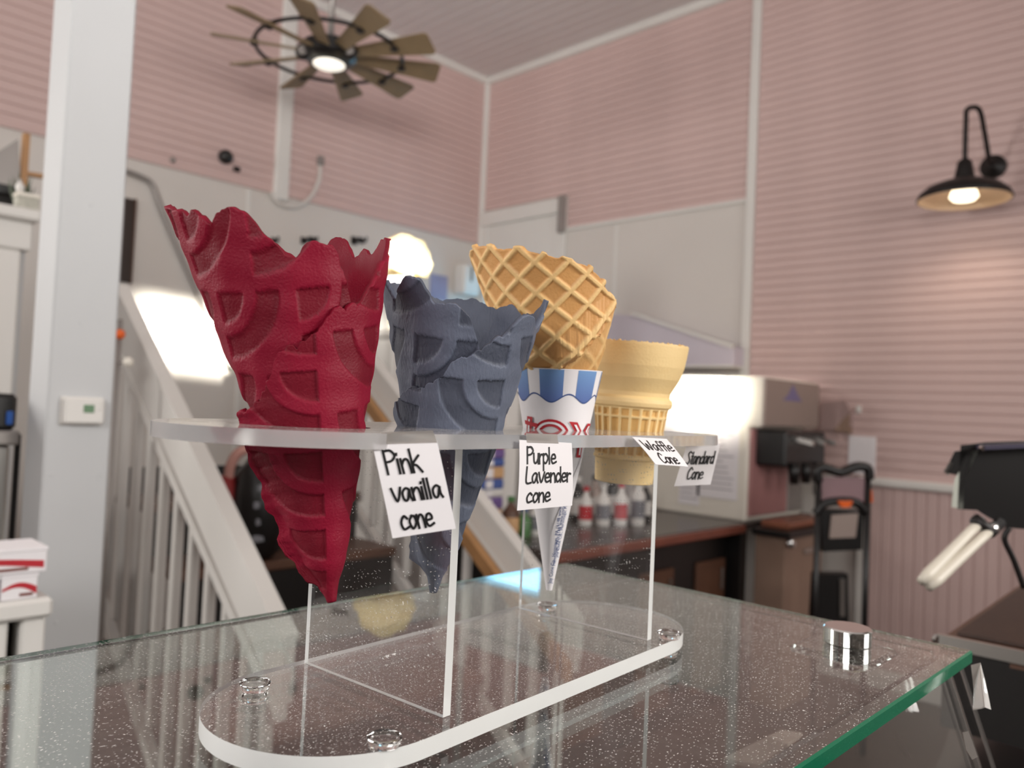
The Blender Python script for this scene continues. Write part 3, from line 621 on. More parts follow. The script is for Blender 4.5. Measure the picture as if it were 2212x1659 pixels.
# low shelf left of them: stack of coloured packs and odd bottles
for i, (px, py, r, h, a, b_, c_, lab) in enumerate(((1092, 1190, .034, .16, M['darkwood'], M['green'], M['tan'], 'brown bottle with green cap left of the paper sleeve tip'), (1118, 1190, .03, .11, M['green'], M['bluep'], None, 'small green bottle with blue cap just left of the paper sleeve tip'), (1150, 1192, .032, .15, W_, K_, M['print'], 'white bottle hidden behind the purple lavender label'))):
    p = PZ(px, 1150, cz); bottle(2.235 + .078 * i, 2.13, r, h, a, b_, lab, c_)
px0 = Vector((2.30, 2.40, 0))
pk = thing('pack_shelf', 'white upright shelf holding striped packs behind the purple cone', 'shelf', (2.36, 2.44, cz))
ob('side_panel', box(B(), (2.42, 2.36, cz), (2.50, 2.49, .06), .004), M['white'], pk)
ob('back_panel', box(B(), (2.20, 2.47, cz), (2.42, 2.49, .06), .003), M['white'], pk)
pcs = [M['bluep'], M['tan'], M['purp'], M['white'], M['bluep'], M['tan'], M['bluep'], M['purp'], M['orange']]
pnm = ['dark blue pack at the bottom', 'tan pack second from the bottom', 'violet pack third from the bottom', 'white pack fourth from the bottom', 'blue pack in the middle', 'tan pack above the middle blue one', 'blue pack third from the top', 'violet pack second from the top', 'orange pack on top']
z = cz
for k in range(9):
    h = .034 + .008 * (k % 3)
    t = thing('folded_pack', pnm[k] + ' of the striped stack behind the purple cone', 'pack', (2.33, 2.41, z), 'striped stack of packs')
    ob('wrap', box(B(), (2.24 + .004 * (k % 2), 2.34, z + .0005), (2.41, 2.465, z + h - .0005), .008), pcs[k], t)
    ob('seal', box(B(), (2.30, 2.3385, z + .006), (2.34, 2.3405, z + h - .006)), M['paper'], t)
    z += h

# ------------------------------------------------------------------ batter press at the right edge
wm = thing('cone_press', 'black waffle cone press with open lid and two pale handles at right edge', 'appliance', PD(2130, 1390, 1.1))
def PW(x, y, d=1.1): return PD(x, y, d)
lid = [PW(2075, 962), PW(2130, 955), PW(2290, 950), PW(2300, 1150), PW(2175, 1140), PW(2125, 1112), PW(2110, 1102), PW(2068, 1100)]
PR = ray(2120, 1030) * .16
lo_ = ob('lid', prism(B(), lid, PR), M['black'], wm)
ob('lid_rim', prism(B(), [PW(2055, 1095), PW(2062, 1035), PW(2098, 975), PW(2114, 972), PW(2084, 1040), PW(2080, 1100)], PR), M['rimg'], wm)
ob('latch', prism(B(), [PW(2040, 1020), PW(2062, 975), PW(2092, 972), PW(2066, 1026)], PR * .4), M['black'], wm)
ob('latch_tip', prism(B(), [PW(2038, 1018), PW(2052, 996), PW(2060, 1002), PW(2046, 1026)], PR * .4), M['steel'], wm)
ob('lid_trim', rbox(PW(2118, 966, 1.09), PW(2300, 958, 1.09), .006, .02), mat('dark_blue_trim', (62, 58, 74), .3), wm)
ob('rivet', lathe(B(), PW(2120, 968, 1.085), -CF, [(0, .004), (.004, .003)], 10), M['chrome'], wm)
for (a, b_) in (((1990, 1256), (2108, 1136)), ((2006, 1268), (2136, 1148))):
    a = PW(*a, 1.0); b_ = PW(*b_, 1.06)
    h = ob('handle', tube(B(), [a.lerp(b_, k / 8) for k in range(9)], [.0060, .0078, .0076, .0072, .007, .0068, .0066, .0066, .0066], 14), mat('bone_plastic', (206, 198, 184), .4, var=.04), wm, True)
    ob('ferrule', lathe(B(), b_, (b_ - a), [(0, .0075), (.012, .0075), (.016, .005)], 12), M['chrome'], h, True)
ob('yoke', tube(B(), [PW(2105, 1120, 1.06), PW(2140, 1150, 1.06), PW(2160, 1130, 1.09)], .008, 8), M['blackm'], wm, True)
ob('cord_stay', tube(B(), smooth_path([PW(2180, 1140), PW(2170, 1165), PW(2190, 1210), PW(2212, 1270)], 5), .004, 8), M['blackm'], wm, True)
tray = [PZ(2035, 1378, -.268), PZ(2225, 1420, -.268), PZ(2320, 1330, -.268), PZ(2212, 1265, -.268)]
ob('base_plate', prism(B(), [PD(2035, 1378, 1.05), PD(2240, 1418, .95), PD(2330, 1300, 1.2), PD(2205, 1262, 1.35)], (0, 0, -.02)), M['darkwood'], wm)
ob('grid_plate', prism(B(), [PD(2068, 1372, 1.055), PD(2238, 1404, .97), PD(2322, 1305, 1.19), PD(2208, 1272, 1.32)], (0, 0, .004)), mat('baked_grid', (58, 40, 32), .6, var=.35, scale=50, bump=.5), wm)
ob('front_rail', rbox(PD(2024, 1382, 1.045), PD(2245, 1428, .94), .016, .008), M['steel'], wm)
ob('rail_knob', lathe(B(), PD(2024, 1380, 1.045), -CF, [(0, .007), (.006, .006)], 12), M['chrome'], wm)
ob('drip_base', prism(B(), [PD(2030, 1400, 1.05), PD(2240, 1440, .95), PD(2330, 1340, 1.2), PD(2205, 1300, 1.35)], (0, 0, -.10)), M['black'], wm)
tb = thing('press_table', 'black table carrying the waffle cone press', 'table', (1.35, .3, ZF))
ob('table_top', prism(B(), [(1.04, -.35, -.43), (1.9, -.35, -.43), (1.9, .44, -.43), (1.04, .30, -.43)], (0, 0, -.03)), M['black'], tb)
for x, y in ((1.08, -.3), (1.86, -.3), (1.08, .25), (1.86, .38)): ob('leg', box(B(), (x - .02, y - .02, ZF), (x + .02, y + .02, -.46), .003), M['black'], tb)

# ================================================================== GLASS CASE
GZ = -.157; GT = .0095
gc = thing('glass_display_case', 'glass-topped display case with a slanted front carrying the cone stand', 'display case', (.0, .35, ZF))
bm = B(); box(bm, (-.75, .157, GZ - GT), (.648, .534, GZ), .0012)
me = bpy.data.meshes.new('top_pane'); bmesh.ops.recalc_face_normals(bm, faces=bm.faces[:])
for f in bm.faces: f.material_index = 0 if abs(f.normal.z) > .9 else 1
bm.to_mesh(me); bm.free(); link('top_pane', me, [M['glass'], M['gedge']], gc)
fr = [(-.75, .170, GZ - GT - .001), (.640, .170, GZ - GT - .001), (.640, .015, -.62), (-.75, .015, -.62)]
nrm = (Vector(fr[1]) - Vector(fr[0])).cross(Vector(fr[3]) - Vector(fr[0])).normalized()
ob('front_pane', prism(B(), fr, nrm * .006), M['pane'], gc)
ob('end_pane', prism(B(), [(.632, .180, GZ - GT - .002), (.632, .525, GZ - GT - .002), (.632, .525, -.62), (.632, .035, -.62)], (.006, 0, 0)), M['pane'], gc)
ob('edge_strip', rbox((.643, .168, GZ - GT - .004), (.643, .012, -.62), .010, .010, (1, 0, 0)), M['acryp'], gc)
ob('back_panel', box(B(), (-.75, .527, -.62), (.63, .533, GZ - GT), .001), M['pane'], gc)
ob('deck', box(B(), (-.75, .02, -.66), (.645, .533, -.62), .004), M['dark'], gc)
ob('cabinet_base', box(B(), (-.75, .0, ZF), (.645, .54, -.66), .006), M['black'], gc)
cp = PZ(1830, 1388, GZ)
ob('chrome_cap', lathe(B(), (cp.x, cp.y, GZ), (0, 0, 1), [(0, .0158), (.0005, .0165), (.0105, .0165), (.0115, .0155)], 36), M['chrome'], gc, True, 30)
br = ob('corner_bracket', box(B(), (cp.x - .03, cp.y - .028, GZ - GT - .006), (cp.x + .022, cp.y + .03, GZ - GT - .0005), .002), M['acryp'], gc)
ob('hex_nut', lathe(B(), (cp.x - .004, cp.y - .002, GZ - GT - .014), (0, 0, 1), [(0, .013), (.0078, .013)], 6), M['acryp'], br)
ob('washer', lathe(B(), (cp.x - .004, cp.y - .002, GZ - GT - .018), (0, 0, 1), [(0, .006), (.004, .006)], 16), M['steel'], br)
tp = [PD(2098, 1437, .545), PD(2118, 1432, .545), PD(2128, 1470, .54), PD(2141, 1533, .53), PD(2128, 1528, .53), PD(2120, 1531, .53), PD(2102, 1534, .53), PD(2104, 1490, .54)]
tag(ob('tape_strip', prism(B(), tp, CF * .0004), M['tape'], None), 'torn strip of frosted tape hanging from the glass corner at lower right', 'tape')
tp = [PD(2080, 1583, .5), PD(2092, 1580, .5), PD(2100, 1600, .5), (PD(2112, 1635, .5)), PD(2100, 1641, .5), PD(2088, 1620, .5)]
tag(ob('tape_scrap', prism(B(), tp, CF * .0004), M['tape'], None), 'little grey scrap of tape stuck on the slanted glass below the corner', 'tape')
t = thing('price_card', 'pale grey card lying inside the glass case near the front edge', 'card', (.40, .23, -.30))
a = [PZ(1560, 1665, -.27), PZ(1690, 1600, -.27), PZ(1735, 1606, -.27), PZ(1640, 1680, -.27)]
ob('card', prism(B(), a, (0, 0, .003)), M['machg'], t)
ob('card_holder', prism(B(), [a[0].lerp(a[2], .4), a[1].lerp(a[2], .5), a[2].lerp(a[0], .3)], (0, 0, -.35)), M['acryp'], t)

# ================================================================== CONE STAND
SA = math.radians(4.0); ca, sa = math.cos(SA), math.sin(SA)
SC = Vector((.338, .336))
def sp(x, y, z): return Vector((SC.x + ca * x - sa * y, SC.y + sa * x + ca * y, z))
def stadium(a, r, n=40):
    P = [(a - r + r * math.cos(t), r * math.sin(t)) for t in (-PI / 2 + PI * i / n for i in range(n + 1))]
    return P + [(-(a - r) + r * math.cos(t), r * math.sin(t)) for t in (PI / 2 + PI * i / n for i in range(n + 1))]
ZB, TB = -.145, .0085
ZS, TS = -.012, .0065
HOLES = [(-.1340, -.003, .0262), (-.0398, .0, .0262), (.0590, .0, .0225), (.1455, .001, .0218)]
def plate(name, a, r, z, t, holes, mats, parent, oy=0):
    bm = B(); out = [bm.verts.new(sp(x, y + oy, z)) for x, y in stadium(a, r)]
    edges = [bm.edges.new((out[i], out[(i + 1) % len(out)])) for i in range(len(out))]
    for hx, hy, hr in holes:
        v = [bm.verts.new(sp(hx + hr * math.cos(k * 2 * PI / 40), hy + hr * math.sin(k * 2 * PI / 40), z)) for k in range(40)]
        edges += [bm.edges.new((v[i], v[(i + 1) % 40])) for i in range(40)]
    bmesh.ops.triangle_fill(bm, edges=edges, use_beauty=True, use_dissolve=False)
    res = bmesh.ops.extrude_face_region(bm, geom=bm.faces[:])
    bmesh.ops.translate(bm, verts=[v for v in res['geom'] if isinstance(v, bmesh.types.BMVert)], vec=(0, 0, -t))
    bmesh.ops.recalc_face_normals(bm, faces=bm.faces[:])
    for f in bm.faces: f.material_index = 0 if abs(f.normal.z) > .9 else 1
    me = bpy.data.meshes.new(name); bm.to_mesh(me); bm.free()
    sm_ = [abs(p.normal.z) < .9 for p in me.polygons]; me.polygons.foreach_set('use_smooth', sm_); me.set_sharp_from_angle(angle=math.radians(40))
    return link(name, me, mats, parent)
cs = thing('cone_stand', 'clear acrylic cone stand with an oval shelf and base on the glass case', 'stand', (SC.x, SC.y, GZ))
plate('base_plate', .172, .0615, ZB, TB, [], [M['acry'], M['aedge']], cs)
plate('shelf_plate', .200, .075, ZS, TS, HOLES, [M['acrysh'], M['sedge']], cs, .002)
def panel(x, name='leg'):
    bm = B(); P = [sp(x + sx * .0025, sy * .0535 + .003, z) for z in (ZB + .0002, ZS - TS - .0002) for sx, sy in ((-1, -1), (1, -1), (1, 1), (-1, 1))]
    hexa(bm, P); bmesh.ops.recalc_face_normals(bm, faces=bm.faces[:])
    ax = Vector((ca, sa, 0))
    for f in bm.faces: f.material_index = 0 if abs(f.normal.dot(ax)) > .9 else 1
    me = bpy.data.meshes.new(name); bm.to_mesh(me); bm.free(); return link(name, me, [M['acrys'], M['aedge']], cs)
panel(-.0855); panel(.1005)
for px, py in ((550, 1490), (830, 1610), (1185, 1315), (1445, 1378)):
    p = PZ(px, py, ZB)
    f = ob('bumper_foot', lathe(B(), (p.x, p.y, GZ + .0003), (0, 0, 1), [(0, .0052), (.001, .006), (.0034, .006)], 24), M['acryp'], cs, True, 40)
    ob('screw_cap', lathe(B(), (p.x, p.y, ZB + .0002), (0, 0, 1), [(0, .0066), (.0006, .0066), (.0034, .0076), (.0038, .0074), (.0036, .0056), (.0028, .005)], 28), M['acryp'], f, True, 40)

# ================================================================== CONES
def smoothstep(a, b, x):
    t = np.clip((x - a) / (b - a), 0, 1); return t * t * (3 - 2 * t)
def cubic(xs, ys, x):
    return np.interp(x, xs, ys)
def smooth1(y, k):
    ker = np.hanning(k + 2)[1:-1]; ker /= ker.sum(); yp = np.pad(y, k // 2, mode='edge'); return np.convolve(yp, ker, 'valid')[:len(y)]
def ragged(u, seed, amp):
    """uneven broken rim: blunt scallops at a few sizes"""
    r = np.random.default_rng(seed); n = np.zeros_like(u)
    for per, a in ((46, 1.0), (21, .55), (9, .30), (4, .12)):
        ph = r.uniform(0, 360, 3); k = 360 / per
        n += a * (np.abs(np.sin(np.radians(u * k / 2 + ph[0]) + .7 * np.sin(np.radians(u * k / 5 + ph[1])))) - .6)
    return n * amp
def axes_for(tip, top):
    A = (Vector(top) - Vector(tip)).normalized(); toward = -(Vector(tip) + Vector(top)) / 2
    E1 = (toward - A * toward.dot(A)).normalized(); E2 = (CR - A * CR.dot(A)); E2 = (E2 - E1 * E2.dot(E1)).normalized()
    return np.array(tip), np.array(A), np.array(E1), np.array(E2)
def art_relief(X, Y, k):
    """pressed pattern: bars with nested quarter-round hollows between them, metres; 1 = raised"""
    cw, chh = .0365 * k, .0365 * k
    row = np.floor(Y / chh); xo = X + (row % 2) * cw * .45; x = xo - np.floor(xo / cw) * cw
    y = Y - row * chh; d = np.hypot(x, y); e = .00035
    def band(v, a, b): return smoothstep(a - e, a + e, v) * (1 - smoothstep(b - e, b + e, v))
    inside = band(x, .0, .0295 * k) * band(y, .0, .0300 * k)
    return 1 - inside * np.maximum(1 - smoothstep(.0137 * k - e, .0137 * k + e, d), band(d, .0198 * k, .0296 * k))
def sheet_mesh(name, TH, S, tip, A, E1, E2, sina, cosa, OFF, REL, depth, thick, m, parent):
    """TH, S, OFF, REL: (nu, nv) arrays: angle, slant, radial offset, relief 0..1. Builds outside, inside and rims."""
    nu, nv = TH.shape
    ct, st_ = np.cos(TH)[..., None], np.sin(TH)[..., None]
    rad = ct * E1 + st_ * E2
    nrm = rad * cosa - A * sina
    base = tip + A * (S * cosa)[..., None] + rad * (S * sina)[..., None]
    o = base + nrm * (OFF + REL * depth)[..., None]; i = base + nrm * (OFF - thick)[..., None]
    V = np.concatenate([o.reshape(-1, 3), i.reshape(-1, 3)]).astype(np.float32)
    idx = np.arange(nu * nv).reshape(nu, nv); N = nu * nv
    a, b, c, d = idx[:-1, :-1].ravel(), idx[1:, :-1].ravel(), idx[1:, 1:].ravel(), idx[:-1, 1:].ravel()
    F = [np.stack([a, b, c, d], 1), np.stack([d, c, b, a], 1) + N]
    def rim(e): return np.stack([e[:-1], e[1:], e[1:] + N, e[:-1] + N], 1)
    F += [rim(idx[:, -1]), rim(idx[::-1, 0]), rim(idx[0, :]), rim(idx[-1, ::-1])]
    F = np.concatenate(F).astype(np.int32)
    me = bpy.data.meshes.new(name); me.vertices.add(len(V)); me.vertices.foreach_set('co', V.ravel())
    me.loops.add(F.size); me.loops.foreach_set('vertex_index', F.ravel()); me.polygons.add(len(F))
    me.polygons.foreach_set('loop_start', np.arange(0, F.size, 4, dtype=np.int32)); me.polygons.foreach_set('use_smooth', np.ones(len(F), bool))
    me.update(calc_edges=True)
    at = me.attributes.new('relief', 'FLOAT', 'POINT'); at.data.foreach_set('value', np.concatenate([REL.ravel(), np.full(N, .35)]).astype(np.float32))
    me.validate()
    return link(name, me, m, parent)
def rolled_cone(name, label, tip, top, alpha, D, peak, ctrl, m, seed, amp, k, anchor, pitch=.0027, flare=.006):
    tip, A, E1, E2 = axes_for(tip, top)
    us, rs = zip(*ctrl); nu, nv = 620, 150
    u = np.linspace(us[0], us[-1], nu); r = smooth1(np.interp(u, us, rs), 9)
    fade = np.clip((np.array(us[-1]) - u) / 25, 0.25, 1)
    r = np.maximum(r + ragged(u, seed, amp) * fade * np.where(u > 172, 1.9, 1.0), .02) * D
    v = (1 - (1 - np.linspace(0.0, 1, nv)) ** 1.15)
    S = r[:, None] * v[None, :]; U = np.repeat(u[:, None], nv, 1)
    TH = np.radians(peak - U); sina, cosa = math.sin(alpha), math.cos(alpha)
    phi = np.radians(U) * sina
    X, Y = S * np.sin(phi), S * np.cos(phi)
    pf = math.radians(peak) * sina          # turn the pattern upright where it faces the camera
    def turn(a, b): return a * math.cos(pf) - b * math.sin(pf), -(a * math.sin(pf) + b * math.cos(pf))
    pa = math.radians(peak - anchor[0]) * sina
    x0, y0 = turn(anchor[1] * math.sin(pa), anchor[1] * math.cos(pa)); Xp, Yp = turn(X, Y)
    REL = art_relief(x0 - Xp, Yp - y0, k)
    edge = np.clip((us[-1] - U) / 150, 0, 1)
    lift = (1 - edge) ** 2 * flare * np.clip((r[:, None] * 0 + S) / np.maximum(r[:, None], 1e-4), 0, 1) ** 2
    taper = np.clip(S / (.10 * D), 0.5, 1)
    jag = np.abs(np.sin(S * 150 + seed)) + .55 * np.abs(np.sin(S * 410 + 2 * seed)) + .25 * np.abs(np.sin(S * 900))
    low = smoothstep(.62 * D, .45 * D, r[:, None] + 0 * S)
    lift = lift * (1 - low * .75) + lift * low * (.35 + .5 * jag)
    OFF = (pitch * (U - us[0]) / 360 + lift) * taper
    n3 = np.sin(X * 310 + 1.3 * seed) * np.sin(Y * 270) * .0004
    t = thing(name, label, 'ice cream cone', tip.tolist(), 'empty cones in the stand')
    sheet_mesh('rolled_wafer', TH, S, tip, A, E1, E2, sina, cosa, OFF + n3 * taper, REL * np.clip(taper, .3, 1), .0010, .0021, m, t)
    return t
tipR = PD(718, 1297, .372); topR = PD(674, 930, .3765)
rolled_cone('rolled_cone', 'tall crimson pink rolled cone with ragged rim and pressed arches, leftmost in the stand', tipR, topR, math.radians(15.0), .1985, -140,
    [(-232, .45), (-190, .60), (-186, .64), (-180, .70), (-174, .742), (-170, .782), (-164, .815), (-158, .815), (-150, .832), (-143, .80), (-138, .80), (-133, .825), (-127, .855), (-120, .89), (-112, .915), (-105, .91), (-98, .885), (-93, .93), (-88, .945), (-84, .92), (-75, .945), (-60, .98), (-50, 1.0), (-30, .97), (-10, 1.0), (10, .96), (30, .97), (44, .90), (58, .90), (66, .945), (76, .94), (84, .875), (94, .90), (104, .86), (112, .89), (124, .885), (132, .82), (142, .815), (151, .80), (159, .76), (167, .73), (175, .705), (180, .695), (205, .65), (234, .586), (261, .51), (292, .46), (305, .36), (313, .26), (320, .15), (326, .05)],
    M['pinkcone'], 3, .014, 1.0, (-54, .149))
tipP = PD(944, 1276, .447); topP = PD(976, 930, .447)
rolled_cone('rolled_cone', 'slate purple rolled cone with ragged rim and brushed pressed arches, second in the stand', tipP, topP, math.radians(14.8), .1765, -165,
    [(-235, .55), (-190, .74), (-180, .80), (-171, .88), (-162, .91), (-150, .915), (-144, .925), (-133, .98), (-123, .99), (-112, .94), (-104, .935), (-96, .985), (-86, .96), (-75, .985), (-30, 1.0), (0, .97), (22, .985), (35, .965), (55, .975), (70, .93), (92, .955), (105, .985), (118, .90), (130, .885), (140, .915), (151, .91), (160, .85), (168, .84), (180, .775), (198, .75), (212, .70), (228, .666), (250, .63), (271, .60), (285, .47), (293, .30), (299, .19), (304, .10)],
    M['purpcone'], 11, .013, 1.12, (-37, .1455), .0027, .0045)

# waffle cone: full shell plus the outer lap
tipW = PD(1218, 1080, .5226); topW = PD(1204, 800, .5226)
tW = thing('waffle_cone', 'golden diamond-patterned waffle cone standing in a blue striped paper sleeve', 'ice cream cone', tipW, 'empty cones in the stand')
tip, A, E1, E2 = axes_for(tipW, topW); alpha = math.radians(16.3); sina, cosa = math.sin(alpha), math.cos(alpha); K = .5226 / FPX
def waffle_rel(X, Y):
    p = .0130; a = (X + Y) / math.sqrt(2) / p; b = (X - Y) / math.sqrt(2) / p
    da = np.abs(a - np.round(a)) * p; db = np.abs(b - np.round(b)) * p
    return 1 - smoothstep(.0007, .0022, np.minimum(da, db))
def waffle_sheet(name, th0, th1, rmin, rmax, off, seed, nu, nv, amp):
    th = np.linspace(th0, th1, nu); lo_ = np.interp(th, *zip(*rmin)) * K; hi = np.interp(th, *zip(*rmax)) * K
    hi = smooth1(hi, 15)
    X1 = hi * np.sin(np.radians(th) * sina); Y1 = hi * np.cos(np.radians(th) * sina)
    hi = hi + (waffle_rel(X1, Y1) - .4) * amp + ragged(th, seed, .0011)
    lo_ = np.where(lo_ > .02, lo_ + ragged(th * 2.2, seed + 1, .0036), lo_)
    lo_ = np.minimum(lo_, hi - .002)
    v = np.linspace(0, 1, nv); S = lo_[:, None] + (hi - lo_)[:, None] * v[None, :]; TH = np.radians(np.repeat(th[:, None], nv, 1))
    phi = TH * sina; X, Y = S * np.sin(phi), S * np.cos(phi); REL = waffle_rel(X, Y) if off else .25 + .5 * waffle_rel(X * .9 + .004, Y * .9 + .003)
    if off: REL = np.where((S - lo_[:, None] < .0012) & (lo_[:, None] > .02), -.5, REL)      # cut edge browned, also darkened to paint the crack's shade
    up = np.clip((S - .086) / .012, .0, 1)
    lift = np.where(lo_[:, None] > .02, .0045 * np.clip(1 - (S - lo_[:, None]) / .022, 0, 1), 0) * up if off else .0022 * up
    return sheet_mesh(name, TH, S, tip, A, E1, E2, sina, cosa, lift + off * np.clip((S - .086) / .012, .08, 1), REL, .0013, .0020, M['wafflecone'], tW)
waffle_sheet('rolled_wafer', -180, 180, [(-180, 3), (180, 3)], [(-180, 510), (-110, 512), (-60, 520), (0, 440), (52, 425), (60, 438), (84, 440), (92, 440), (105, 450), (150, 495), (180, 510)], 0.0, 5, 420, 110, .0018)
waffle_sheet('outer_lap', -150, 58, [(-150, 60), (-20, 100), (-6, 240), (0, 276), (6, 290), (12, 300), (18, 318), (26, 332), (34, 344), (42, 366), (50, 394), (58, 424)], [(-150, 515), (-120, 540), (-90, 556), (-60, 572), (-30, 552), (0, 530), (28, 505), (44, 474), (52, 452), (58, 430)], .0050, 9, 420, 130, .0022)

# paper sleeve
tipS = PD(1185.5, 1274, .5226); topS = PD(1206, 799, .5226)
tip, A, E1, E2 = axes_for(tipS, topS)
LS = (Vector(topS) - Vector(tipS)).length; R0, R1 = .0018, 94.5 * K
ss = thing('paper_sleeve', 'white paper cone sleeve with blue awning stripes and red lettering around the waffle cone', 'sleeve', tipS)
def sl(th, s, off=0.0):
    """point on sleeve: angle in degrees from the camera side, s from tip 0 to rim 1"""
    t = math.radians(th); r = R0 + (R1 - R0) * s + off
    return Vector(tip) + Vector(A) * (LS * s) + (Vector(E1) * math.cos(t) + Vector(E2) * math.sin(t)) * r
def sgrid(bm, th0, th1, s0f, s1f, n, k, off):
    rows = []
    for i in range(n + 1):
        th = th0 + (th1 - th0) * i / n; a, b_ = s0f(th), s1f(th)
        rows.append([bm.verts.new(sl(th, a + (b_ - a) * j / k, off)) for j in range(k + 1)])
    for i in range(n):
        for j in range(k): bm.faces.new((rows[i][j], rows[i + 1][j], rows[i + 1][j + 1], rows[i][j + 1]))
    return bm
bm = B()
sgrid(bm, -180, 180, lambda t: .0, lambda t: 1.0, 96, 30, 0); sgrid(bm, -180, 180, lambda t: .0, lambda t: 1.0, 96, 30, -.00045)
ob('sleeve_wall', bm, M['paper'], ss, True)
ob('rim_edge', lathe(B(), Vector(tip) + Vector(A) * LS, A, [(-.0004, R1 - .0006), (.0002, R1 - .0006), (.0002, R1 + .0001), (-.0004, R1 + .0001)], 96, False, False), M['paper'], ss)
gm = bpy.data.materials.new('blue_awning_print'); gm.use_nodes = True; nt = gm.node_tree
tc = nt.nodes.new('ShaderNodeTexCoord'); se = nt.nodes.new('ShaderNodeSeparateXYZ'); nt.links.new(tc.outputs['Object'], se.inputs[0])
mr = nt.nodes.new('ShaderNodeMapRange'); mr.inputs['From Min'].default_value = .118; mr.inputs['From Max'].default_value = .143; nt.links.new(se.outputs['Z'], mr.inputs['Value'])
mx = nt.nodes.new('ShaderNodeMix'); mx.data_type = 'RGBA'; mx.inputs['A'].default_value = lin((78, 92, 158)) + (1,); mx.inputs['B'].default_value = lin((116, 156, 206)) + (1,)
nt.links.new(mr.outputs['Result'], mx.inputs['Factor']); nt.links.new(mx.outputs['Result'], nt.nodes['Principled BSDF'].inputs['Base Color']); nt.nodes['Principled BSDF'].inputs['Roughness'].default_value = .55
navy = mat('navy_line', (60, 84, 140), .6)
per = 51.0; ph0 = -8.5                     # stripe period and phase round the sleeve
def scal(t): x = ((t - ph0 + per / 2) % per) / per * 2 - 1; return .858 + .036 * (1 - math.cos(PI * x)) / 2 * 1.0
for k in range(-3, 4):
    c0 = ph0 + k * per
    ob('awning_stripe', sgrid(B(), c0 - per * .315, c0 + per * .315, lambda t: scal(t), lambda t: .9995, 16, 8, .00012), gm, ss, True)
ob('scallop_line', sgrid(B(), -180, 180, lambda t: scal(t) - .005, lambda t: scal(t) + .0012, 180, 1, .00018), navy, ss, True)
seam = B(); sgrid(seam, -6, 70, lambda t: .0 + max(0, (t + 6)) * 0, lambda t: min(.235 + (t + 6) * .0052, .9), 30, 14, .0005)
ob('lap_seam', seam, M['paper'], ss, True)
def text_on(body, th_c, s_c, size, off, m, rot, name, parent, offset=0.0, along=False, space=1.0, shear=0.0):
    cu = bpy.data.curves.new(name, 'FONT'); cu.body = body; cu.size = 1.0; cu.align_x = 'CENTER'; cu.resolution_u = 8; cu.offset = offset; cu.space_character = space; cu.shear = shear
    o = bpy.data.objects.new(name, cu); COL.objects.link(o); dg = bpy.context.evaluated_depsgraph_get(); me = bpy.data.meshes.new_from_object(o.evaluated_get(dg))
    bpy.data.objects.remove(o); bpy.data.curves.remove(cu)
    bm = B(); bm.from_mesh(me); bpy.data.meshes.remove(me)
    bmesh.ops.triangulate(bm, faces=bm.faces[:])
    bmesh.ops.subdivide_edges(bm, edges=[e for e in bm.edges if e.calc_length() > .12], cuts=2)
    c, s_ = math.cos(rot), math.sin(rot)
    for v in bm.verts:
        x, y = v.co.x * size, v.co.y * size; x, y = c * x - s_ * y, s_ * x + c * y
        s = s_c + y / LS; r = R0 + (R1 - R0) * s
        v.co = sl(th_c + math.degrees(x / r), s, off)
    o = ob(name, bm, m, parent); return o
text_on('JOY', 4, .628, .030, .0007, M['red'], -.07, 'lettering', ss, .032, space=1.0)
text_on('JOY', 4, .628, .030, .0010, M['paper'], -.07, 'lettering_inline', ss, -.022, space=1.0)
ob('lettering', sgrid(B(), -58, -30, lambda t: .752 - (t + 58) * .0004, lambda t: .770 - (t + 58) * .0004, 10, 2, .0012), M['red'], ss)
for k, tx in enumerate(('Joy Cone Co., Hermitage, PA 16148 www.joycone.com', 'Hermitage, PA 16148 www.joycone.com', 'Joy Cone Co., Hermitage, PA 16148')):
    text_on(tx, 28 + k * 9, .27 + .02 * k, .0030, .0008, navy, PI / 2 + .0, 'small_print', ss)

# cake cone (flat-bottomed)
KC = .589 / FPX
bot = PD(1350, 1040, .589); ctop = PD(1374, 742, .589)
tip, A, E1, E2 = axes_for(bot, ctop)
tC = thing('cake_cone', 'pale flat-bottomed wafer cup cone, rightmost in the stand', 'ice cream cone', bot, 'empty cones in the stand')
prof = [(0, 58), (1.5, 62), (50, 65), (52, 69), (56, 69), (58, 66.5), (155, 78.5), (161, 79), (165, 86), (173, 88), (181, 86), (186, 80), (195, 81), (208, 88), (225, 98), (250, 106), (275, 110), (292, 112), (297, 112)]
hh = np.array([p[0] for p in prof], float); rr = np.array([p[1] for p in prof], float)
HH = np.unique(np.concatenate([np.linspace(0, 297, 150), hh])); Rr = np.interp(HH, hh, rr); nth = 360
th = np.linspace(0, 2 * PI, nth + 1)[:-1]
H2, T2 = np.meshgrid(HH, th)
R2 = np.repeat(Rr[None, :], nth, 0)
rib = smoothstep(60, 64, H2) * (1 - smoothstep(156, 159, H2))
cc = ((T2 / (2 * PI) * 22) % 1); groove = smoothstep(.12, .2, cc) * (1 - smoothstep(.80, .88, cc))
bandm = 1 - smoothstep(138, 140, H2) * (1 - smoothstep(144, 146, H2))
REL = 1 - rib * groove * bandm
R2 = R2 - 5.5 * (1 - REL)
H3 = H2 + (H2 > 290) * (np.array([mnoise.noise(Vector((math.cos(t) * 9, math.sin(t) * 9, 0))) for t in th])[:, None] * 2.5)
def ringpts(Rv, Hv):
    rad = np.cos(T2)[..., None] * E1 + np.sin(T2)[..., None] * E2
    return tip + A * (Hv * KC)[..., None] + rad * (Rv * KC)[..., None]
Vo = ringpts(R2, H3); Vi = ringpts(np.repeat(np.maximum(Rr - 8, 5)[None, :], nth, 0), np.maximum(H3, 4))
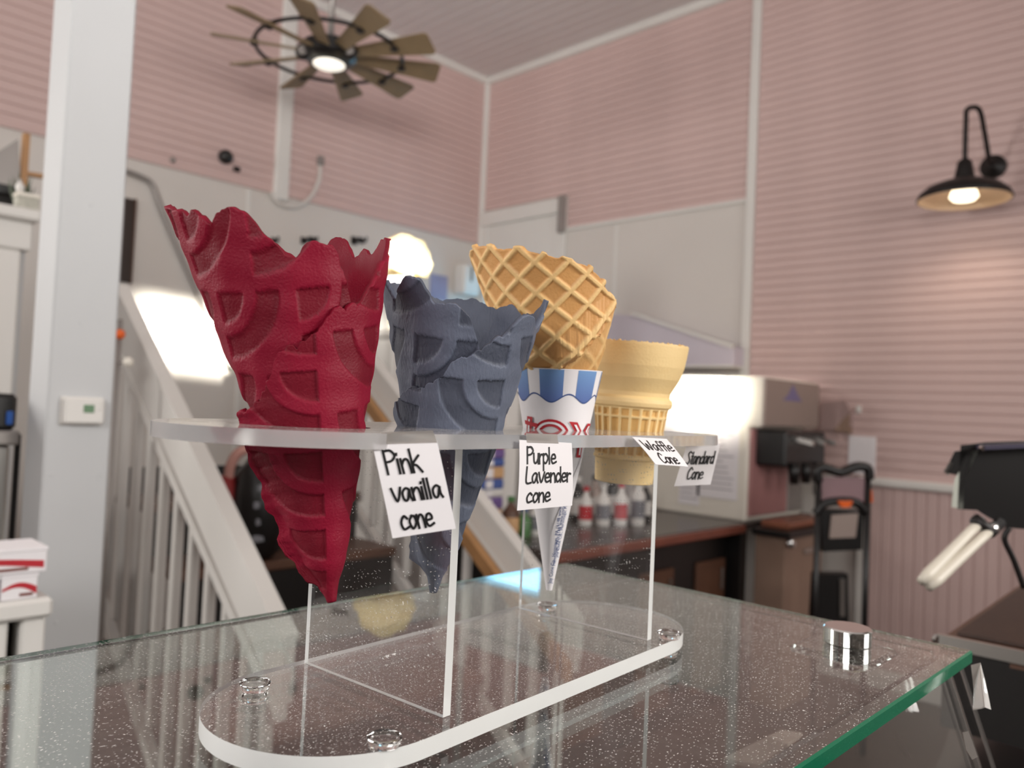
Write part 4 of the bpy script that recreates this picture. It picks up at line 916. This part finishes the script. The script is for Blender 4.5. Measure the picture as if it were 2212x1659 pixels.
nv = len(HH); V = np.concatenate([Vo.reshape(-1, 3), Vi.reshape(-1, 3)]); idx = np.arange(nth * nv).reshape(nth, nv); nx_ = np.roll(idx, -1, 0); N = nth * nv
F = [np.stack([idx[:, :-1], nx_[:, :-1], nx_[:, 1:], idx[:, 1:]], -1).reshape(-1, 4), np.stack([idx[:, 1:], nx_[:, 1:], nx_[:, :-1], idx[:, :-1]], -1).reshape(-1, 4) + N, np.stack([idx[:, -1], nx_[:, -1], nx_[:, -1] + N, idx[:, -1] + N], -1)]
F = np.concatenate(F).tolist(); F.append(idx[::-1, 0].tolist()); F.append((idx[:, 0] + N).tolist())
me = bpy.data.meshes.new('wafer_cup'); me.from_pydata(V.tolist(), [], F); me.polygons.foreach_set('use_smooth', [True] * len(me.polygons)); me.update(); me.set_sharp_from_angle(angle=math.radians(55))
at = me.attributes.new('relief', 'FLOAT', 'POINT'); at.data.foreach_set('value', np.concatenate([REL.ravel(), np.full(N, .6)]).astype(np.float32))
link('wafer_cup', me, M['cakecone'], tC)
bm = B(); a_ = Vector(A)
for k in range(60):
    t = 2 * PI * k / 60; p = Vector(tip) + a_ * (297 * KC) + (Vector(E1) * math.cos(t) + Vector(E2) * math.sin(t)) * ((108 + random.uniform(-3, 2)) * KC); s = random.uniform(.0004, .0013)
    bmesh.ops.create_icosphere(bm, subdivisions=1, radius=s, matrix=Matrix.Translation(p))
o = ob('rim_crumbs', bm, M['cakecone'], tC, True); o['kind'] = 'stuff'

# ================================================================== PAPER LABELS
GL = {'P': (.52, [[(.02, 0), (0, 1)], [(0, .96), (.3, 1.0), (.46, .78), (.3, .56), (.02, .5)]]), 'i': (.16, [[(.03, 0), (.02, .6)], [(.02, .80), (.03, .84)]]),
 'n': (.46, [[(0, .6), (.03, 0)], [(.03, .36), (.16, .58), (.3, .56), (.36, .3), (.38, 0)]]), 'k': (.44, [[(.03, 0), (0, 1)], [(.36, .72), (.03, .34), (.2, .3), (.4, 0)]]),
 'v': (.48, [[(0, .64), (.2, 0), (.44, .66)]]), 'a': (.52, [[(.38, .52), (.22, .62), (.03, .4), (.06, .06), (.22, .04), (.37, .5), (.38, .2), (.46, 0)]]), 'l': (.18, [[(.02, 1), (.04, 0)]]),
 'c': (.46, [[(.38, .5), (.22, .62), (.03, .34), (.12, .03), (.4, .1)]]), 'o': (.46, [[(.2, .6), (.03, .34), (.16, .0), (.38, .26), (.32, .56), (.16, .58)]]),
 'e': (.46, [[(.04, .3), (.36, .36), (.3, .58), (.12, .56), (.02, .28), (.14, .02), (.42, .12)]]), 'u': (.44, [[(0, .6), (.03, .12), (.18, .02), (.34, .3), (.36, .6)], [(.36, .6), (.38, 0)]]),
 'r': (.34, [[(0, .6), (.03, 0)], [(.03, .36), (.14, .56), (.3, .54)]]), 'p': (.46, [[(0, .6), (.02, -.42)], [(.01, .48), (.2, .62), (.38, .36), (.2, .02), (.02, .1)]]),
 'L': (.44, [[(.02, 1), (0, .04), (.36, 0)]]), 'd': (.46, [[(.35, .46), (.16, .6), (.0, .3), (.12, .0), (.35, .2)], [(.36, 1), (.38, 0)]]), 'W': (.74, [[(0, 1), (.16, 0), (.32, .7), (.48, 0), (.66, 1)]]),
 'f': (.34, [[(.32, .92), (.2, 1.0), (.12, .8), (.12, 0)], [(0, .52), (.3, .55)]]), 'C': (.56, [[(.46, .82), (.26, 1.0), (.03, .55), (.16, .03), (.5, .16)]]), 'S': (.5, [[(.42, .88), (.22, 1.0), (.05, .8), (.2, .54), (.38, .28), (.2, 0), (0, .12)]]),
 't': (.32, [[(.14, .95), (.13, .14), (.24, 0)], [(0, .62), (.3, .62)]])}
def paper_label(label, corners, lines, wid, curl, tape=None):
    """corners TL, TR, BR, BL; lines: (text, u0, v baseline, u1 width, height)"""
    TL, TR, BR, BL = [Vector(c) for c in corners]; nrm = (BL - TL).cross(TR - TL).normalized()
    if nrm.dot(TL) > 0: nrm = -nrm
    def S(u, v, off=0.0):
        p = TL.lerp(TR, u).lerp(BL.lerp(BR, u), v); return p + nrm * (curl * math.sin(PI * v) + off)
    t = thing('paper_label', label, 'label', (BL + BR) / 2, 'handwritten labels on the stand')
    bm = B(); n = 10
    for off, fl in ((0, False), (-.00022, True)):
        g = [[bm.verts.new(S(i / n, j / n, off)) for j in range(n + 1)] for i in range(n + 1)]
        for i in range(n):
            for j in range(n): bm.faces.new((g[i][j], g[i + 1][j], g[i + 1][j + 1], g[i][j + 1]))
    ob('paper', bm, M['paper'], t, True)
    for (text, u0, vb, u1, h, slant) in lines:
        bm = B(); tot = sum(GL[c][0] for c in text) - .06; sc = (u1 - u0) / tot; x = 0
        for ch in text:
            adv, strokes = GL[ch]
            for stv in strokes:
                pts = smooth_path([Vector((px, py, 0)) for px, py in stv], 5) if len(stv) > 2 else [Vector((px, py, 0)) for px, py in stv]
                pts = [(u0 + (x + p.x + slant * p.y) * sc, vb - p.y * h) for p in pts]
                W3 = [S(a, b_, .00025) for a, b_ in pts]; L_, R__ = [], []
                for i in range(len(W3)):
                    d = (W3[min(i + 1, len(W3) - 1)] - W3[max(i - 1, 0)]).normalized(); s = d.cross(nrm) * wid
                    if i == 0: W3[0] = W3[0] - d * wid
                    if i == len(W3) - 1: W3[i] = W3[i] + d * wid
                    L_.append(bm.verts.new(W3[i] + s)); R__.append(bm.verts.new(W3[i] - s))
                for i in range(len(W3) - 1): bm.faces.new((L_[i], L_[i + 1], R__[i + 1], R__[i]))
            x += adv
        o = ob('handwriting', bm, M['ink'], t)
    if tape:
        bm = B(); prism(bm, tape, nrm * .0002); ob('tape', bm, M['tape'], t)
    return t
fe = sp(-.10, -.0745, ZS)            # a point on the shelf's front edge
nF = Vector((sa, -ca, 0))
nL = Vector((-.50, -.86, 0)); fl_ = Vector((.2010, .2535, ZS))
c1 = [PP(804, 957, fl_, nL), PP(944, 952, fl_, nL), PP(985, 1142, fl_, nL) , PP(848, 1163, fl_, nL)]
paper_label('white paper label handwritten Pink vanilla cone, first on the shelf edge', c1, [('Pink', .13, .33, .66, .245, .0), ('vanilla', .13, .625, .90, .215, .0), ('cone', .17, .93, .67, .235, .0)], .00050, .0006,
            [PP(822, 934, fl_, nL), PP(935, 930, fl_, nL), PP(944, 956, fl_, nL), PP(815, 960, fl_, nL)])
f2 = fe + nF * .0012
c2 = [PP(1122, 950, f2, nF), PP(1235, 957, f2, nF), PP(1236, 1092, f2, nF), PP(1117, 1103, f2, nF)]
paper_label('white paper label handwritten Purple Lavender cone, second on the shelf edge', c2, [('Purple', .13, .33, .66, .235, .02), ('Lavender', .12, .61, .94, .225, .02), ('cone', .14, .90, .56, .225, .02)], .00050, .0006,
            [PP(1136, 936, f2, nF), PP(1202, 938, f2, nF), PP(1206, 958, f2, nF), PP(1138, 956, f2, nF)])
e3 = [PP(1366, 944, f2, nF), PP(1440, 948, f2, nF)]; dpt = e3[0].dot(CF)
c3 = [e3[0], e3[1], PD(1487, 1008, e3[1].dot(CF) - .022), PD(1416, 1003, e3[0].dot(CF) - .022)]
paper_label('white paper label handwritten Waffle Cone, sticking out tilted in front of the cake cone', c3, [('Waffle', .10, .50, .92, .36, .0), ('Cone', .26, .94, .78, .34, .0)], .00050, .0004)
e4 = Vector((.5245, .303, ZS)); n4 = Vector((.55, -.83, 0))
c4 = [PP(1484, 958, e4, CF), PP(1556, 958, e4, CF), PP(1526, 1042, e4, CF) - CF * .012, PP(1449, 1046, e4, CF) - CF * .012]
paper_label('white paper label handwritten Standard Cone at the right end of the shelf', c4, [('Standard', .14, .50, .92, .30, .0), ('Cone', .28, .86, .72, .28, .0)], .00044, .0006)

# ------------------------------------------------------------------ lift the scene so that the floor is at height 0
for o in list(scn.objects):
    if o.parent is None: o.location.z += CAMZ
